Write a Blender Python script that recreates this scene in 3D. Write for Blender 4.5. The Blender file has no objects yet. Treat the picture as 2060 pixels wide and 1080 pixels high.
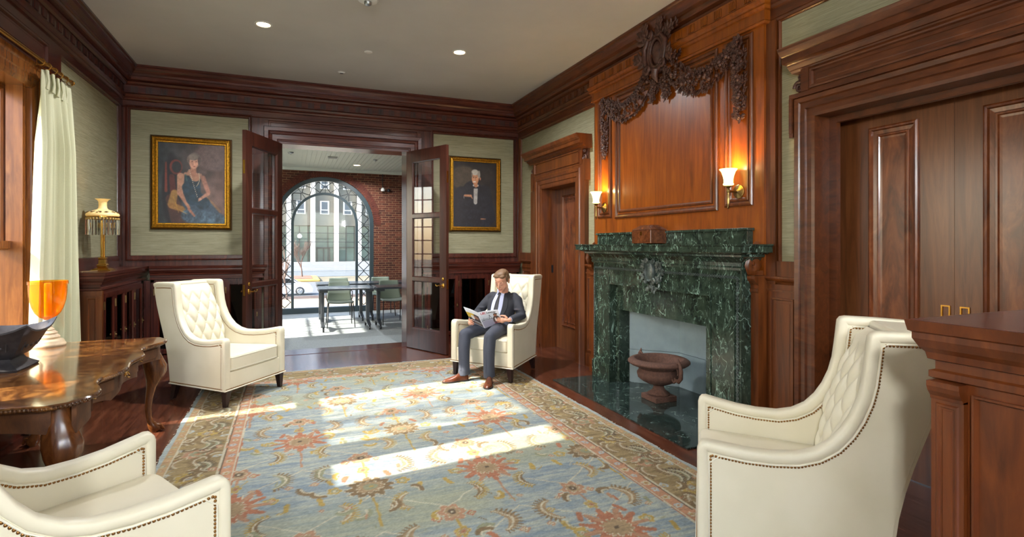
import bpy, bmesh, math, random
import numpy as np
from mathutils import Vector, Matrix, Euler
PI = math.pi
scn = bpy.context.scene
# ---------------------------------------------------------------- camera
YAW = math.atan(445/1080)
cam_d = bpy.data.cameras.new('camera'); cam = bpy.data.objects.new('camera', cam_d)
scn.collection.objects.link(cam); scn.camera = cam
cam.location = (0, 0, 1.5); cam.rotation_euler = (PI/2, 0, -YAW)
cam_d.sensor_fit = 'HORIZONTAL'; cam_d.sensor_width = 36; cam_d.lens = 1080/2060*36
cam_d.shift_y = -48/2060; cam_d.clip_start = 0.05; cam_d.clip_end = 400
# ---------------------------------------------------------------- world, sun, exposure
world = bpy.data.worlds.new('sky'); scn.world = world; world.use_nodes = True
wt = world.node_tree; wt.nodes.clear()
sky = wt.nodes.new('ShaderNodeTexSky'); sky.sky_type = 'NISHITA'; sky.sun_disc = False
sky.sun_elevation = math.radians(33); sky.sun_rotation = math.radians(-98)
sky.air_density = 1.0; sky.dust_density = 2.0; sky.ozone_density = 1.0
bg = wt.nodes.new('ShaderNodeBackground'); bg.inputs['Strength'].default_value = 0.38
wo = wt.nodes.new('ShaderNodeOutputWorld')
wt.links.new(sky.outputs[0], bg.inputs[0]); wt.links.new(bg.outputs[0], wo.inputs[0])
sun_d = bpy.data.lights.new('sun', 'SUN'); sun = bpy.data.objects.new('sun', sun_d)
scn.collection.objects.link(sun)
SUN_DIR = Vector((1.0, 0.11, -math.tan(math.radians(33.5)))).normalized()
sun.rotation_euler = SUN_DIR.to_track_quat('-Z', 'Y').to_euler()
sun_d.energy = 7.5; sun_d.angle = math.radians(0.6); sun_d.color = (1.0, 0.93, 0.80)
DOWNLIGHT_W = 16
SCONCE_W = 4
FILLER_W = 880  # power of the added fill lamps behind the camera
scn.view_settings.view_transform = 'Standard'; scn.view_settings.look = 'None'
scn.view_settings.gamma = 1; scn.view_settings.use_curve_mapping = False
scn.view_settings.exposure = 1.48
# ---------------------------------------------------------------- geometry helpers
def V(*a): return Vector(a)
class MB:
    def __init__(s): s.v = []; s.f = []; s.m = []; s.mi = 0
    def add(s, vs, fs):
        b = len(s.v); s.v += [tuple(p) for p in vs]
        for f in fs: s.f.append(tuple(i+b for i in f)); s.m.append(s.mi)
        return s
    def box(s, x0, x1, y0, y1, z0, z1):
        return s.add([(x0,y0,z0),(x1,y0,z0),(x1,y1,z0),(x0,y1,z0),(x0,y0,z1),(x1,y0,z1),(x1,y1,z1),(x0,y1,z1)],
            [(0,3,2,1),(4,5,6,7),(0,1,5,4),(1,2,6,5),(2,3,7,6),(3,0,4,7)])
    def hexa(s, bot, top):
        n = len(bot)
        return s.add(list(bot)+list(top), [tuple(range(n-1,-1,-1)), tuple(range(n,2*n))]+[(i,(i+1)%n,(i+1)%n+n,i+n) for i in range(n)])
    def rings(s, rs, closed=True, cap0=True, cap1=True):
        n = len(rs[0]); vs = [p for r in rs for p in r]; fs = []
        for k in range(len(rs)-1):
            for i in range(n if closed else n-1):
                j = (i+1)%n; fs.append((k*n+i, k*n+j, (k+1)*n+j, (k+1)*n+i))
        if cap0: fs.append(tuple(range(n-1,-1,-1)))
        if cap1: fs.append(tuple(range((len(rs)-1)*n, len(rs)*n)))
        return s.add(vs, fs)
    def lathe(s, prof, c=(0,0,0), seg=32, axis='z', fn=None):
        rs = []
        for r, h in prof:
            ring = []
            for i in range(seg):
                a = 2*PI*i/seg; rr = max(r, 1e-4)*(fn(a, h) if fn else 1)
                p = (rr*math.cos(a), rr*math.sin(a), h)
                if axis == 'x': p = (p[2], p[0], p[1])
                if axis == 'y': p = (p[0], p[2], -p[1])
                ring.append((p[0]+c[0], p[1]+c[1], p[2]+c[2]))
            rs.append(ring)
        return s.rings(rs)
    def tube(s, pts, r, seg=8, flat=None):
        pts = [Vector(p) for p in pts]; n = len(pts); rs = []; up = None
        for i, p in enumerate(pts):
            d = (pts[min(i+1,n-1)]-pts[max(i-1,0)])
            d = d.normalized() if d.length > 1e-9 else Vector((0,0,1))
            if up is None: up = Vector((0,0,1)) if abs(d.z) < .9 else Vector((0,1,0))
            a = d.cross(up)
            if a.length < 1e-6: a = d.orthogonal()
            a.normalize(); b = a.cross(d).normalized(); up = b
            q = r[i] if isinstance(r, (list,tuple)) else r
            q = q if isinstance(q, (list,tuple)) else (q, q)
            rs.append([tuple(p+a*q[0]*math.cos(2*PI*k/seg)+b*q[1]*math.sin(2*PI*k/seg)) for k in range(seg)])
        return s.rings(rs)
    def ball(s, c, r, seg=10, rg=6, rot=None):
        r = r if isinstance(r, (list,tuple)) else (r,r,r); rs = []
        for j in range(rg+1):
            t = PI*j/rg; ring = []
            for i in range(seg):
                a = 2*PI*i/seg
                p = Vector((math.sin(t)*math.cos(a)*r[0], math.sin(t)*math.sin(a)*r[1], -math.cos(t)*r[2]))
                if rot: p = rot @ p
                ring.append((p[0]+c[0], p[1]+c[1], p[2]+c[2]))
            rs.append(ring)
        return s.rings(rs)
    def grid(s, P, nu, nv, closed_u=False):
        vs = [P(i/(nu), j/(nv)) for j in range(nv+1) for i in range(nu+1)]
        w = nu+1
        return s.add(vs, [(j*w+i, j*w+i+1, (j+1)*w+i+1, (j+1)*w+i) for j in range(nv) for i in range(nu)])
    def sweep(s, path, prof, N=(0,0,1), closed=False, caps=True):
        N = Vector(N); path = [Vector(p) for p in path]; n = len(path); rs = []
        for i, p in enumerate(path):
            dp = (p-path[i-1]).normalized() if (i > 0 or closed) else None
            dn = (path[(i+1)%n]-p).normalized() if (i < n-1 or closed) else None
            if dp is None: dp = dn
            if dn is None: dn = dp
            s1 = N.cross(dp); s2 = N.cross(dn); m = s1+s2
            m = m*(2/m.length_squared) if m.length > 1e-6 else s1
            rs.append([tuple(p+m*a+N*b) for a, b in prof])
        if closed: rs.append(rs[0])
        return s.rings(rs, cap0=caps and not closed, cap1=caps and not closed)
    def poly(s, pts, off):
        off = Vector(off); return s.hexa(pts, [tuple(Vector(p)+off) for p in pts])
def wloc(o):
    r = Vector((0,0,0))
    while o is not None: r += o.location; o = o.parent
    return r
def link(o, parent=None):
    scn.collection.objects.link(o)
    if parent is not None: o.parent = parent
    return o
def build(mb, name, mats, parent=None, smooth=None, bevel=0, seg=2, world=True, origin=None, subd=0, keep=False):
    me = bpy.data.meshes.new(name)
    off = Vector((0,0,0))
    if parent is not None and world: off = wloc(parent)
    if parent is None:
        if origin is None:
            a = np.array(mb.v); origin = ((a[:,0].min()+a[:,0].max())/2, (a[:,1].min()+a[:,1].max())/2, a[:,2].min())
        off = Vector(origin)
    me.from_pydata([(p[0]-off.x, p[1]-off.y, p[2]-off.z) for p in mb.v], [], mb.f)
    for m in (mats if isinstance(mats, (list,tuple)) else [mats]): me.materials.append(m)
    me.polygons.foreach_set('material_index', mb.m)
    me.update()
    if not keep:
        bm = bmesh.new(); bm.from_mesh(me)
        bmesh.ops.recalc_face_normals(bm, faces=bm.faces); bm.to_mesh(me); bm.free()
    if smooth is not None:
        me.shade_smooth()
        if smooth < 180: me.set_sharp_from_angle(angle=math.radians(smooth))
    o = link(bpy.data.objects.new(name, me), parent)
    if parent is None: o.location = off
    if bevel:
        b = o.modifiers.new('bevel', 'BEVEL'); b.width = bevel; b.segments = seg; b.limit_method = 'ANGLE'; b.angle_limit = math.radians(35)
    if subd:
        b = o.modifiers.new('subd', 'SUBSURF'); b.levels = subd; b.render_levels = subd
    return o
def thing(name, label, cat, loc=(0,0,0), rz=0, group=None):
    o = link(bpy.data.objects.new(name, None)); o.location = loc; o.rotation_euler = (0,0,rz)
    o.empty_display_size = .1; tag(o, label, cat, group); return o
def tag(o, label=None, cat=None, group=None, kind=None):
    if label: o['label'] = label
    if cat: o['category'] = cat
    if group: o['group'] = group
    if kind: o['kind'] = kind
    return o
def struct(o): o['kind'] = 'structure'; return o
def sempty(name, loc=(0,0,0)):
    o = link(bpy.data.objects.new(name, None)); o.location = loc; o['kind'] = 'structure'; return o
def copy_tree(o, parent=None):
    c = o.copy(); scn.collection.objects.link(c); c.parent = parent
    for ch in o.children: copy_tree(ch, c)
    return c
def bake(o):
    bpy.context.view_layer.update()
    dg = bpy.context.evaluated_depsgraph_get(); me = bpy.data.meshes.new_from_object(o.evaluated_get(dg))
    o.modifiers.clear(); o.data = me; return o
class Pl:            # a plane: pt(u, v, w) with w standing out of the wall
    def __init__(s, f): s.f = f
    def pt(s, u, v, w=0): return s.f(u, v, w)
    def box(s, mb, u0, u1, v0, v1, w0, w1):
        a = [s.pt(u, v, w0) for u, v in ((u0,v0),(u1,v0),(u1,v1),(u0,v1))]; b = [s.pt(u, v, w1) for u, v in ((u0,v0),(u1,v0),(u1,v1),(u0,v1))]
        mb.hexa(a, b); return mb
    def ring(s, mb, u0, u1, v0, v1, prof, fill=False):
        rs = []
        if fill: prof = list(prof[:-1])+[(prof[-1][0], prof[-1][1]+.002)]
        for a, b in prof:
            rs.append([s.pt(u0+a, v0+a, b), s.pt(u1-a, v0+a, b), s.pt(u1-a, v1-a, b), s.pt(u0+a, v1-a, b)])
        mb.rings(rs, cap0=False, cap1=fill); return mb
    def path(s, mb, pts, prof, w=0):      # open path in the plane, prof (a to the left, b outwards)
        n = len(pts); rs = []
        for i, p in enumerate(pts):
            q = lambda a, b: Vector((b[0]-a[0], b[1]-a[1])).normalized()
            d1 = q(pts[i-1], p) if i else q(p, pts[1]); d2 = q(p, pts[i+1]) if i < n-1 else d1
            m = Vector((-d1.y-d2.y, d1.x+d2.x)); m = m*(2/m.length_squared)
            rs.append([s.pt(p[0]+m.x*a, p[1]+m.y*a, w+b) for a, b in prof])
        mb.rings(rs); return mb
def wall_x(X): return Pl(lambda u, v, w: (X-w, u, v))       # right wall, facing -X
def wall_y(Y): return Pl(lambda u, v, w: (u, Y-w, v))       # back wall, facing -Y
def wall_l(X): return Pl(lambda u, v, w: (X+w, u, v))       # left wall, facing +X
# ---------------------------------------------------------------- materials
def srgb(c):
    c = [x/255 for x in c]
    return tuple([(x/12.92 if x <= .04045 else ((x+.055)/1.055)**2.4) for x in c])+(1,)
class NT:
    def __init__(s, name):
        s.mat = bpy.data.materials.new(name); s.mat.use_nodes = True; s.t = s.mat.node_tree; s.b = s.t.nodes['Principled BSDF']
    def n(s, ty, **kw):
        nd = s.t.nodes.new('ShaderNode'+ty)
        for k, v in kw.items(): setattr(nd, k, v)
        return nd
    def l(s, a, b): s.t.links.new(a, b)
    def coord(s, scale=(1,1,1), rot=(0,0,0), kind='Object'):
        c = s.n('TexCoord'); m = s.n('Mapping'); m.inputs['Scale'].default_value = scale; m.inputs['Rotation'].default_value = rot
        s.l(c.outputs[kind], m.inputs[0]); return m.outputs[0]
    def noise(s, vec, scale=5, detail=4, rough=.5, dist=0):
        q = s.n('TexNoise'); q.inputs['Scale'].default_value = scale; q.inputs['Detail'].default_value = detail
        q.inputs['Roughness'].default_value = rough; q.inputs['Distortion'].default_value = dist
        s.l(vec, q.inputs['Vector']); return q.outputs['Fac']
    def ramp(s, fac, stops, mode='LINEAR'):
        r = s.n('ValToRGB'); r.color_ramp.interpolation = mode; e = r.color_ramp.elements
        while len(e) < len(stops): e.new(.5)
        for x, (p, c) in zip(e, stops): x.position = p; x.color = c
        s.l(fac, r.inputs[0]); return r.outputs[0]
    def mix(s, a, b, fac, mode='MIX'):
        m = s.n('Mix', data_type='RGBA', blend_type=mode)
        for v, i in ((fac, 0), (a, 6), (b, 7)):
            if hasattr(v, 'is_output') or isinstance(v, bpy.types.NodeSocket): s.l(v, m.inputs[i])
            else: m.inputs[i].default_value = v
        return m.outputs[2]
    def bump(s, h, strength=.3, dist=.01):
        b = s.n('Bump'); b.inputs['Strength'].default_value = strength; b.inputs['Distance'].default_value = dist
        s.l(h, b.inputs['Height']); s.l(b.outputs[0], s.b.inputs['Normal'])
    def set(s, **kw):
        for k, v in kw.items():
            i = s.b.inputs[k.replace('_', ' ')]
            if isinstance(v, bpy.types.NodeSocket): s.l(v, i)
            else: i.default_value = v
        return s.mat
def g(v): return (v, v, v, 1)
def wood(name, dark, mid, light, scale=(9,9,.7), rough=.3, coat=.18, seed=0, fig=1.0):
    t = NT(name); v = t.coord(scale)
    m = t.n('Mapping'); m.inputs['Location'].default_value = (seed*3.1, seed*1.7, seed*2.3); t.l(v, m.inputs[0])
    f1 = t.noise(m.outputs[0], 1.6*fig, 5, .6, 1.2); f2 = t.noise(m.outputs[0], 9, 3, .7, .3)
    lerp = lambda a, b, q: tuple(x+(y-x)*q for x, y in zip(a, b))
    c = t.ramp(f1, [(.30, srgb(lerp(dark, mid, .35))), (.5, srgb(mid)), (.70, srgb(lerp(light, mid, .3)))])
    d = t.ramp(f2, [(.3, g(.82)), (.65, g(1.0))])
    t.bump(f2, .02, .001)
    return t.set(Base_Color=t.mix(c, d, .8, 'MULTIPLY'), Roughness=rough, Coat_Weight=coat, Coat_Roughness=.18)
def plain(name, col, rough=.5, metal=0, noise=0, nscale=40, **kw):
    t = NT(name)
    if noise:
        f = t.noise(t.coord(), nscale, 4, .6)
        c = t.ramp(f, [(.3, tuple(x*(1-noise) for x in srgb(col)[:3])+(1,)), (.7, tuple(min(1, x*(1+noise)) for x in srgb(col)[:3])+(1,))])
        t.bump(f, .12, .003)
    else:
        f = t.noise(t.coord(), 60, 2); c = t.ramp(f, [(0, tuple(x*.96 for x in srgb(col)[:3])+(1,)), (1, srgb(col))])
    return t.set(Base_Color=c, Roughness=rough, Metallic=metal, **kw)
def glow(name, col, strength, base=(255,255,255)):
    t = NT(name); return t.set(Base_Color=srgb(base), Emission_Color=srgb(col), Emission_Strength=strength)
M = {}
M['wood_back'] = wood('dark_mahogany', (40,18,15), (74,33,24), (104,50,36), rough=.26)
M['wood_left'] = wood('deep_mahogany', (34,13,10), (66,26,18), (98,42,26), rough=.26, seed=2)
M['wood_right'] = wood('red_mahogany', (58,27,10), (98,50,19), (128,70,28), rough=.32, seed=3)
M['wood_right_h'] = wood('red_mahogany_level', (54,27,11), (86,43,19), (110,60,28), scale=(9,2.5,9), rough=.3, seed=4)
M['wood_back_h'] = wood('dark_mahogany_level', (42,20,16), (78,36,27), (108,54,38), scale=(1.1,14,14), rough=.24, seed=5)
M['wood_over'] = wood('honey_mahogany', (98,46,8), (136,68,10), (160,88,18), scale=(9,9,.8), rough=.33, seed=6)
M['wood_fig'] = wood('figured_mahogany', (60,28,14), (104,54,28), (146,84,46), scale=(4,4,1.2), rough=.25, seed=7, fig=1.5)
M['wood_door'] = wood('pocket_door_wood', (66,36,18), (104,60,32), (130,82,46), scale=(10,10,.7), rough=.28, seed=8)
M['wood_win'] = wood('window_oak', (84,44,16), (124,72,30), (152,96,46), scale=(10,10,1), rough=.25, seed=9)
M['wood_counter'] = wood('counter_mahogany', (60,27,9), (98,47,16), (122,64,26), rough=.34, seed=10, scale=(8,8,1))
M['carve'] = wood('carved_walnut', (42,22,16), (74,42,32), (102,64,48), scale=(20,20,20), rough=.42, coat=.15, seed=11)
M['glassdoor'] = wood('french_door_mahogany', (34,17,13), (58,29,21), (82,42,30), rough=.3, seed=12)
def burl():
    t = NT('burl_walnut'); v = t.coord((1,1,1)); f = t.noise(v, 5, 6, .65, 2.5); f2 = t.noise(v, 30, 4, .6, 1)
    c = t.ramp(f, [(.3, srgb((54,30,14))), (.48, srgb((98,60,28))), (.62, srgb((140,94,46))), (.8, srgb((106,66,32)))])
    return t.set(Base_Color=t.mix(c, t.ramp(f2, [(.3, g(.7)), (.65, g(1))]), .7, 'MULTIPLY'), Roughness=.16, Coat_Weight=.6, Coat_Roughness=.08)
M['burl'] = burl()
def grass():
    t = NT('grasscloth'); f = t.noise(t.coord((2.2,2.2,95)), 2.0, 5, .75, .6); f2 = t.noise(t.coord((.6,.6,26)), 3, 3, .6)
    c = t.ramp(f, [(.25, srgb((98,94,68))), (.45, srgb((140,136,106))), (.62, srgb((162,158,130))), (.8, srgb((178,174,150)))])
    t.bump(f, .25, .003)
    return t.set(Base_Color=t.mix(c, t.ramp(f2, [(.3, g(.86)), (.7, g(1))]), 1, 'MULTIPLY'), Roughness=.62)
M['grass'] = grass()
def marble(name, base, base2, vein, amount, rough=.13, sc=1.0):
    t = NT(name); v = t.coord((sc,sc,sc))
    def veins(scale, wd, rot, st, seed, dist=1.2):
        m = t.n('Mapping'); m.inputs['Location'].default_value = (seed, seed*2, seed*3); m.inputs['Rotation'].default_value = rot; m.inputs['Scale'].default_value = st; t.l(v, m.inputs[0])
        n = t.noise(m.outputs[0], scale, 3, .55, dist); r = t.ramp(n, [(.5-wd, g(0)), (.5, g(1)), (.5+wd, g(0))])
        k = t.ramp(t.noise(m.outputs[0], scale*1.6, 2), [(.5, g(0)), (.62, g(1))]); return t.mix(r, k, 1, 'MULTIPLY')
    a = t.mix(veins(4.5, .009, (.7,0,0), (1,1,.55), 1.3, .7), veins(6, .008, (-.8,0,.3), (1,1.1,.5), 7.7, .7), 1, 'LIGHTEN')
    b = t.mix(veins(12, .012, (.5,.3,0), (1,1,.45), 4.1, .4), veins(15, .012, (-.9,0,0), (1,1,.45), 9.2, .4), 1, 'LIGHTEN')
    f = t.noise(v, 9, 6, .7, .5); c = t.ramp(f, [(.3, srgb(base)), (.7, srgb(base2))])
    c = t.mix(c, srgb(vein), a); k = t.mix(g(0), b, amount); c = t.mix(c, srgb(vein), k)
    return t.set(Base_Color=c, Roughness=rough, Specular_IOR_Level=.6)
M['marble'] = marble('green_marble', (18,30,25), (56,70,58), (150,182,166), .65)
M['hearth'] = marble('hearth_marble', (18,28,26), (48,62,58), (120,140,132), .3, rough=.07, sc=.8)
def leather():
    t = NT('cream_leather'); f = t.noise(t.coord(), 350, 3, .6); f2 = t.noise(t.coord(), 3, 3)
    t.bump(f, .08, .001)
    return t.set(Base_Color=t.ramp(f2, [(.3, srgb((214,206,180))), (.7, srgb((225,217,194)))]), Roughness=.42, Specular_IOR_Level=.4)
M['leather'] = leather()
M['piping'] = plain('cream_piping', (226,220,200), .45)
M['nail'] = plain('bronze_nails', (150,108,60), .32, .9)
M['espresso'] = plain('espresso_leg', (38,22,20), .3)
M['ceiling'] = plain('ceiling_plaster', (178,177,175), .75, noise=.05, nscale=1.2)
M['white'] = plain('white_plastic', (205,205,202), .4)
M['brass'] = plain('brass', (196,150,70), .22, 1)
M['agedbrass'] = plain('aged_brass', (158,132,84), .28, 1)
M['gold'] = plain('gilt_frame', (190,140,44), .35, .85, noise=.45, nscale=60)
M['black'] = plain('black_metal', (26,28,32), .4)
M['darkint'] = plain('cabinet_dark_and_slot_shade', (20,14,13), .5)
M['rust'] = plain('rusted_iron', (84,56,44), .85, noise=.35, nscale=60)
M['slate'] = plain('firebox_slate', (130,148,154), .6, noise=.1, nscale=6)
M['curtain'] = plain('pale_green_curtain', (196,196,164), .85, noise=.03, nscale=120)
def glass(name, col, rough=0.0, ior=1.45, trans=1.0):
    t = NT(name); t.noise(t.coord(), 4)
    return t.set(Base_Color=srgb(col), Roughness=rough, IOR=ior, Transmission_Weight=trans)
def schlick(t, f0):
    ge = t.n('NewGeometry'); d = t.n('VectorMath', operation='DOT_PRODUCT'); t.l(ge.outputs['Normal'], d.inputs[0]); t.l(ge.outputs['Incoming'], d.inputs[1])
    a = t.n('Math', operation='ABSOLUTE'); t.l(d.outputs['Value'], a.inputs[0]); b = t.n('Math', operation='SUBTRACT'); b.inputs[0].default_value = 1; t.l(a.outputs[0], b.inputs[1])
    c = t.n('Math', operation='POWER'); t.l(b.outputs[0], c.inputs[0]); c.inputs[1].default_value = 5
    e = t.n('Math', operation='MULTIPLY_ADD'); t.l(c.outputs[0], e.inputs[0]); e.inputs[1].default_value = 1-f0; e.inputs[2].default_value = f0; return e.outputs[0]
def pane(name, col=(255,255,255), gl=.1):
    t = NT(name); t.t.nodes.remove(t.b); out = t.t.nodes['Material Output']
    a = t.n('BsdfTransparent'); a.inputs[0].default_value = srgb(col); b = t.n('BsdfGlossy'); b.inputs['Roughness'].default_value = .02
    m = t.n('MixShader'); t.l(schlick(t, .045), m.inputs[0]); t.l(a.outputs[0], m.inputs[1]); t.l(b.outputs[0], m.inputs[2])
    t.l(m.outputs[0], out.inputs[0]); return t.mat
M['pane'] = pane('window_glass'); M['pane_dark'] = pane('cabinet_glass', (120,110,105))
def amber():
    t = NT('amber_glass'); t.t.nodes.remove(t.b); out = t.t.nodes['Material Output']
    a = t.n('BsdfTransparent'); a.inputs[0].default_value = srgb((255,218,110)); b = t.n('BsdfGlossy'); b.inputs['Roughness'].default_value = .03
    m = t.n('MixShader'); t.l(schlick(t, .05), m.inputs[0]); t.l(a.outputs[0], m.inputs[1]); t.l(b.outputs[0], m.inputs[2])
    d = t.n('BsdfDiffuse'); d.inputs[0].default_value = srgb((226,156,30)); m2 = t.n('MixShader'); m2.inputs[0].default_value = .09
    t.l(m.outputs[0], m2.inputs[1]); t.l(d.outputs[0], m2.inputs[2]); t.l(m2.outputs[0], out.inputs[0]); return t.mat
M['amber'] = amber()
def floorm():
    t = NT('plank_floor'); v = t.coord((1,1,1), (0,0,PI/2))
    br = t.n('TexBrick'); br.offset = .37; br.inputs['Scale'].default_value = 1; br.inputs['Mortar Size'].default_value = .0012; br.inputs['Mortar'].default_value = srgb((26,12,8))
    br.inputs['Brick Width'].default_value = 1.9; br.inputs['Row Height'].default_value = .083; br.inputs['Color1'].default_value = g(.78); br.inputs['Color2'].default_value = g(1.12); t.l(v, br.inputs['Vector'])
    f = t.noise(t.coord((14,1.2,14)), 2, 5, .6, .8)
    c = t.ramp(f, [(.3, srgb((58,29,18))), (.55, srgb((92,50,33))), (.75, srgb((116,68,46)))])
    return t.set(Base_Color=t.mix(c, br.outputs['Color'], 1, 'MULTIPLY'), Roughness=.24, Coat_Weight=.25, Coat_Roughness=.12)
M['floor'] = floorm()
def brick():
    t = NT('brick_wall'); v = t.coord((1,1,1), (PI/2,0,0))
    br = t.n('TexBrick'); br.inputs['Scale'].default_value = 1; br.inputs['Mortar Size'].default_value = .0045; br.inputs['Mortar'].default_value = srgb((150,116,86))
    br.inputs['Brick Width'].default_value = .155; br.inputs['Row Height'].default_value = .05; br.inputs['Color1'].default_value = srgb((112,58,42)); br.inputs['Color2'].default_value = srgb((74,36,28)); t.l(v, br.inputs['Vector'])
    f = t.noise(t.coord(), 18, 4, .7)
    return t.set(Base_Color=t.mix(br.outputs['Color'], t.ramp(f, [(.3, g(.65)), (.7, g(1.1))]), 1, 'MULTIPLY'), Roughness=.85)
M['brick'] = brick()
M['carpet'] = plain('speckled_carpet', (146,154,156), .95, noise=.45, nscale=160)
def vcol(name, rough, nscale, amt, streak=(1,1,1), sheen=0):
    t = NT(name); a = t.n('VertexColor'); a.layer_name = 'paint'
    f = t.noise(t.coord(streak), nscale, 4, .7); t.bump(f, .25, .004)
    m = t.mix(a.outputs[0], t.ramp(f, [(.25, g(1-amt)), (.75, g(1+amt*.4))]), 1, 'MULTIPLY')
    return t.set(Base_Color=m, Roughness=rough)
M['rug'] = vcol('wool_rug', .95, 60, .42, (.5,3.4,1)); M['canvas'] = vcol('oil_on_canvas', .38, 90, .25)
def painted(name, mat, P, nx, ny, cols, parent=None, thick=None):
    # colour grid: cols array (ny+1, nx+1, 3) in sRGB 0-255
    me = bpy.data.meshes.new(name); w = nx+1
    vs = [P(i/nx, j/ny) for j in range(ny+1) for i in range(nx+1)]
    fs = [(j*w+i, j*w+i+1, (j+1)*w+i+1, (j+1)*w+i) for j in range(ny) for i in range(nx)]
    off = wloc(parent) if parent is not None else Vector(vs[0])
    me.from_pydata([(p[0]-off[0], p[1]-off[1], p[2]-off[2]) for p in vs], [], fs)
    ca = me.color_attributes.new('paint', 'FLOAT_COLOR', 'POINT')
    c = np.clip(cols.reshape(-1, 3)/255., 0, 1); c = np.where(c <= .04045, c/12.92, ((c+.055)/1.055)**2.4)
    ca.data.foreach_set('color', np.hstack([c, np.ones((len(c), 1))]).astype(np.float32).ravel())
    me.materials.append(mat); me.update()
    o = link(bpy.data.objects.new(name, me), parent)
    if parent is None: o.location = off
    return o
# ================================================================ room shell
XR, YB, XL, YF, ZC = 3.42, 8.0, -1.95, -3.0, 3.7
def wall(name, pl, u0, u1, v0, v1, holes, w0, w1, mat):
    us = sorted({u0, u1} | {h[0] for h in holes} | {h[1] for h in holes}); vs = sorted({v0, v1} | {h[2] for h in holes} | {h[3] for h in holes})
    mb = MB()
    for i in range(len(us)-1):
        for j in range(len(vs)-1):
            a, b = (us[i]+us[i+1])/2, (vs[j]+vs[j+1])/2
            if not any(h[0] < a < h[1] and h[2] < b < h[3] for h in holes): pl.box(mb, us[i], us[i+1], vs[j], vs[j+1], w0, w1)
    return struct(build(mb, name, mat))
pR, pB, pL = wall_x(XR), wall_y(YB), wall_l(XL)
SD = (6.05, 7.06, 0, 2.31); BD = (1.25, 2.65, 0, 2.40); FB = (3.615, 4.93, 0, .80); FO = (-.12, 1.58, 0, 2.87)
W1 = (3.15, 5.50, .55, 2.78)
wall('wall_right', pR, YF, YB, 0, ZC+.1, [SD, BD, FB], -.10, 0, M['grass'])
wall('wall_back', pB, XL-.2, XR+.3, 0, ZC+.1, [FO], -.25, 0, M['grass'])
wall('wall_left', pL, YF, YB, 0, ZC+.1, [W1], -.22, 0, M['grass'])
wall('wall_front', Pl(lambda u, v, w: (u, YF+w, v)), XL-.2, XR+.3, 0, ZC+.1, [(-1.6,.75,.5,3.1), (.95,3.2,.5,3.1)], -.2, 0, M['grass'])
struct(build(MB().box(XL-.22, XR+.8, YF-.2, YB, -.12, 0), 'floor', M['floor']))
struct(build(MB().box(XL-.22, XR+.6, YF-.2, YB+.25, ZC, ZC+.12), 'ceiling', M['ceiling']))
# front wall windows (behind the camera)
for k, (a, b) in enumerate([(-1.6,.75), (.95,3.2)]):
    pf = Pl(lambda u, v, w: (u, YF+w, v)); mb = MB()
    pf.ring(mb, a-.09, b+.09, .41, 3.19, [(0,0),(0,.04),(.09,.04),(.09,-.2)])
    pf.box(mb, a, b, 1.75, 1.82, -.1, -.04); pf.box(mb, (a+b)/2-.03, (a+b)/2+.03, .5, 3.1, -.1, -.05)
    w = struct(build(mb, 'window_%d' % (k+3), M['wood_win']))
    build(MB().box(a, b, YF-.08, YF-.074, .5, 3.1), 'pane', M['pane'], w)
# crown cornice right round the room, stepping over the chimney breast
CP = [(0,3.19),(.028,3.19),(.036,3.205),(.028,3.22),(.028,3.29),(.045,3.297),(.055,3.315),(.048,3.33),(.06,3.34),(.074,3.365),(.056,3.378),(.05,3.385),(.05,3.47),
      (.062,3.475),(.085,3.487),(.098,3.51),(.085,3.52),(.13,3.53),(.14,3.54),(.14,3.572),(.152,3.577),(.16,3.60),(.19,3.63),(.203,3.65),(.203,3.668),(.218,3.678),(.218,3.7),(0,3.7)]
cpath = [(XR,YF,0),(XR,3.073,0),(3.36,3.073,0),(3.36,5.552,0),(XR,5.552,0),(XR,YB,0),(XL,YB,0),(XL,YF,0)]
lo = [p for p in CP if p[1] <= 3.475][:-1]+[(.05,3.478),(-.02,3.478)]; lo[0] = (-.02,3.19)
hi = [(-.02,3.474)]+[p for p in CP if p[1] > 3.474][:-1]+[(-.02,3.7)]
mb = MB(); mb.sweep(cpath, lo, closed=True); segm = [0,1,1,1,0,2,3,0]; n = len(lo)
for k in range(8):
    for i in range(n): mb.m[k*n+i] = segm[k]
b0 = len(mb.m); mb.sweep([(XR-.045 if False else XR,YF,0),(XR,YB,0),(XL,YB,0),(XL,YF,0)], hi, closed=True); n = len(hi)
for k, mi in enumerate((0,2,3,0)):
    for i in range(n): mb.m[b0+k*n+i] = mi
crown = struct(build(mb, 'trim_1', [M['wood_right_h'], M['wood_over'], M['wood_back_h'], M['wood_left']]))
def flutes(path_pl, u0, u1, w, mat, name='fluted_frieze_block', step=.157):
    nb = int((u1-u0)/step); mb = MB(); st = (u1-u0)/nb
    for k in range(nb):
        c = u0+st*(k+.5)
        mb.mi = 1; path_pl.box(mb, c-.040, c+.040, 3.391, 3.464, w-.001, w+.0015); mb.mi = 0  # dark backing paints in the shade of deeper slots between the ribs
        for j in range(5): path_pl.box(mb, c-.038+j*.0168, c-.038+j*.0168+.009, 3.393, 3.462, w-.001, w+.009)
    build(mb, name, [mat, M['darkint']], crown)
flutes(pR, YF+.1, 3.05, .05, M['wood_right']); flutes(pR, 5.62, 7.93, .05, M['wood_right']); flutes(wall_x(3.36), 3.1, 5.53, .05, M['wood_over'])
flutes(pB, XL+.07, XR-.07, .05, M['wood_back']); flutes(pL, YF+.1, YB-.07, .05, M['wood_left'])
BEAD = [(0,0),(0,.012),(.006,.02),(.014,.02),(.02,.01),(.022,0)]
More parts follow.
